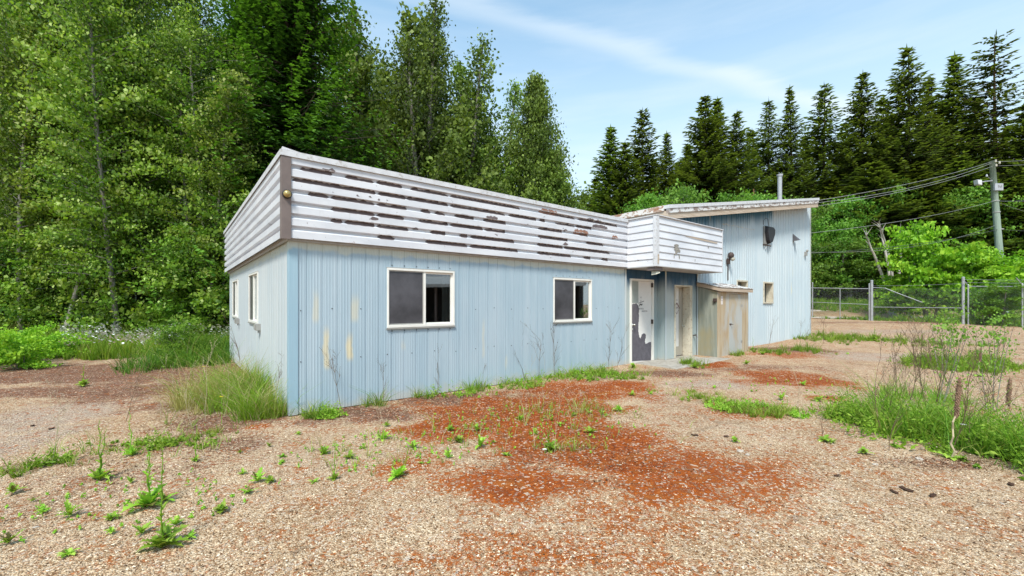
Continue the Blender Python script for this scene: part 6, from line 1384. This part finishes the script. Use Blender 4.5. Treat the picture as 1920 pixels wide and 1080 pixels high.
sl_ = [(705, 858, .42), (722, 862, .36), (1040, 850, .45), (1020, 760, .55), (97, 870, .55), (120, 862, .5), (360, 800, .6), (385, 790, .7), (330, 760, .6), (300, 800, .55), (1500, 800, .5), (980, 740, .5), (420, 780, .6)]
for i, (px, py, s_) in enumerate(sl_):
    o = link('dried_straw', DS[i % 3]); o.location = gl(px, py); o.rotation_euler.z = i*2.7; o.scale = (s_,)*3; tag(o, 'thin pale straw stem, '+ORD[sorted(q_[0] for q_ in sl_).index(px)]+' from the left in the gravel', 'dead stem', 'pale straws in the gravel')
# fallen straws and twigs
mb = MB()
for k in range(420):
    px, py = rr_.choice(((rr_.uniform(560, 1150), rr_.uniform(740, 900)), (rr_.uniform(0, 480), rr_.uniform(700, 900)), (rr_.uniform(300, 480), rr_.uniform(700, 790)), (rr_.uniform(1500, 1900), rr_.uniform(680, 880)), (rr_.uniform(0, 1900), rr_.uniform(700, 1060))))
    p_ = gl(px, py); a = rr_.uniform(0, 6.28); l_ = rr_.uniform(.05, .28) if py < 800 else rr_.uniform(.03, .12); d = Vector((math.cos(a), math.sin(a), rr_.uniform(-.02, .08)))
    if in_building(np.array([p_.x]), np.array([p_.y]), .1)[0]: continue
    p_.z = float(gzz(p_.x, p_.y))+.008; mb.tube([p_, p_+d*l_*.5+Vector((0, 0, .006)), p_+d*l_], .0016, 3, t=rr_.random(), cap=False)
tag(mb.build('straw_litter', M['straw']), 'scattered straws and twigs lying on the ground', 'litter', None, 'stuff')
def debris(name, label, blob, n, seed, c0):
    r = np.random.default_rng(seed); P_ = scatter(blob, n, seed, .3); n = len(P_); z = gzz(P_[:, 0], P_[:, 1])+.004+.012*r.random(n)
    V, Fq = leaf_quads(np.stack([P_[:, 0], P_[:, 1], z], 1), .010+.022*r.random(n)**2, r, 0, .5); V[:, 2] = np.repeat(z, 4)+(V[:, 2]-np.repeat(z, 4))*.35
    return tag(link(name, np_mesh(name, V, Fq, M['litter'], {'tint': r.random(n)})), label, 'litter', None, 'stuff')
lm = NT('dry_leaf_bits', .95, .1); lm.color(lm.cramp(lm.attr('tint'), [(0, (.05, .024, .014)), (.5, (.16, .075, .04)), (.85, (.34, .2, .12)), (1, (.58, .45, .32))])); M['litter'] = lm.m
debris('leaf_litter', 'brown dead plant bits covering the ground at the left', [(150, 700, 200, 20, 2), (260, 735, 120, 20, 1), (400, 780, 90, 30, 1), (420, 830, 120, 22, .6), (300, 860, 160, 40, .8)], 14000, 71, 0)
debris('leaf_litter', 'brown dead plant bits along the foot of the front wall', [(700, 775, 130, 14, 1), (860, 748, 160, 12, 1), (1000, 735, 120, 10, .8)], 9000, 72, 0)
debris('leaf_litter', 'brown plant bits and chips around the orange moss and doors', [(985, 790, 200, 40, 1.5), (1100, 870, 200, 40, 1), (1400, 700, 160, 18, 1), (1250, 700, 80, 8, .6), (1480, 658, 90, 8, .7), (1760, 870, 120, 14, .5)], 14000, 73, 0)
# mullein spikes in the right patch
def spike(seed, h):
    rr = random.Random(seed); m = MB(); lx = .09*h; m.tube([(lx*.5, 0, h*.5), (lx, 0, h)], [.008, .004], 6)
    k = 0
    for k in range(150):
        z_ = h*(.52+.48*(k/150)); a = k*2.4; r0 = (.006+.009*rr.random())*(.35+math.sin(math.pi*min(1, .12+.88*k/150))**.6); c_ = Vector((math.cos(a)*r0+lx*z_/h, math.sin(a)*r0, z_)); m.lathe(c_, [(.003, -.008), (.008*rr.uniform(.6, 1.3), 0), (.003, .011)], 5, t=rr.random())
    return m
for px, py, h, lab in ((1786, 860, .76, 'tall rust brown mullein spike in front of the right weed patch'), (1885, 815, .62, 'mullein spike at the right end of the weed patch'), (1835, 705, .55, 'short brown mullein spike in the far patch')):
    q_ = gl(px, py); root = empty('mullein_plant', q_, 0, lab, 'dead plant'); ms_ = MB(); ms_.tube([(.01*math.sin(k*2), .01*math.cos(k*3), h*.55*k/6) if k < 6 else (.045*h, 0, h*.55) for k in range(7)], [.009, .008, .009, .007, .008, .007, .007], 6); ms_.build('stem', M['straw'], root); spike(px, h).build('seed_spike', M['rust_stalk'], root); rosette(px, 8, .14, .05, .3).build('leaves', M['weed'], root)
# saplings with drooping leaves
SB = broad_mesh('sapling', 1.3, .20, 18, 10, .042, 91, M['leaf_alder'], M['bark_grey'], lambda t: .6+.7*t, .6, .11, base=.3, tr=.005, trunks=3, spread=.08, squash=.8, tint0=.25)
for i, (px, py, s_, lab) in enumerate([(1765, 695, .95, 'thin sapling at the left of the far grass patch'), (1800, 690, .85, 'middle sapling of the far grass patch'), (1868, 695, .95, 'sapling at the right of the far grass patch'), (1752, 770, .95, 'slim dark sapling at the back of the big weed patch'), (1855, 770, .9, 'sapling in the big weed patch near the right edge')]):
    plant_tree('sapling', SB, gl(px, py), i*1.5, s_, lab, 'sapling')
# single flowers
for i, (px, py, mt, h, lab) in enumerate([(1806, 845, 'flower_white', .26, 'flat white flower head in the right weed patch'), (382, 750, 'flower_yellow', .52, 'yellow dandelion flower in the tall grass, upper'), (415, 795, 'flower_yellow', .34, 'yellow dandelion flower in the tall grass, lower'), (1475, 760, 'flower_white', .13, 'tiny white flower beyond the low weed band'), (1021, 850, 'flower_white', .04, 'white flower low on the orange moss')]):
    root = empty('flower', gl(px, py), 0, lab, 'flower'); m = MB(); m.tube([(0, 0, 0), (.01, 0, h*.5), (0, 0, h)], .003, 5, t=.5); m.build('stem', M['weed'], root)
    m = MB()
    for k in range(10):
        a = k*.628; m.quad((0, 0, h), (math.cos(a-.25)*.014, math.sin(a-.25)*.014, h+.004), (math.cos(a)*.028, math.sin(a)*.028, h+.002), (math.cos(a+.25)*.014, math.sin(a+.25)*.014, h+.004))
    m.build('petals', M[mt], root)
# leaves / small rubbish on the gravel
mb = MB(); DK = plain('dark_brown_dead_leaf', (0.06, 0.03, 0.018), .9, .3)
LX = [1303, 1361, 1700, 1750, 1678, 96, 60, 210, 1895, 1570, 1545]
for k, (px, py) in enumerate([(1303, 817), (1361, 818), (1700, 918), (1750, 930), (1678, 922), (96, 806), (60, 800), (210, 838), (1895, 910), (1570, 892), (1545, 745)]):
    p_ = gl(px, py); p_.z = float(gzz(p_.x, p_.y))+.008; s_ = rr_.uniform(.03, .055); a = rr_.random()*6.28; n_ = 9
    o = MB(); o.prism([(math.cos(q_*.7)*s_*rr_.uniform(.6, 1.1), math.sin(q_*.7)*s_*.6*rr_.uniform(.6, 1.1), .006*math.sin(q_*2)) for q_ in range(n_)], (0, 0, .004)); ob = o.build('dead_leaf', DK); ob.location = p_; ob.rotation_euler.z = a; tag(ob, 'curled dark brown dead leaf, '+ORD[sorted(LX).index(px)]+' from the left on the gravel', 'leaf', 'dead leaves on the gravel')
for k, (px, py, s_) in enumerate([(1388, 848, .035), (1402, 855, .026), (1475, 848, .02), (1325, 820, .018), (1880, 945, .015), (68, 988, .016), (1640, 870, .03), (1725, 862, .035)]):
    p_ = gl(px, py); p_.z = float(gzz(p_.x, p_.y)); o = MB(); n_ = 7; o.prism([(math.cos(q_*.9)*s_*rr_.uniform(.7, 1.2), math.sin(q_*.9)*s_*rr_.uniform(.6, 1), 0) for q_ in range(n_)], (.004, 0, s_*.4)); ob = o.build('pale_stone', plain('pale_stone', (0.44, 0.38, 0.32), .9, .2, 20) if k == 0 else ob.data.materials[0], bevel=.004); ob.location = p_; ob.rotation_euler.z = k*2; tag(ob, 'pale broken stone, '+ORD[k]+' counted from the yard centre to the edges', 'stone', 'pale stones on the gravel')
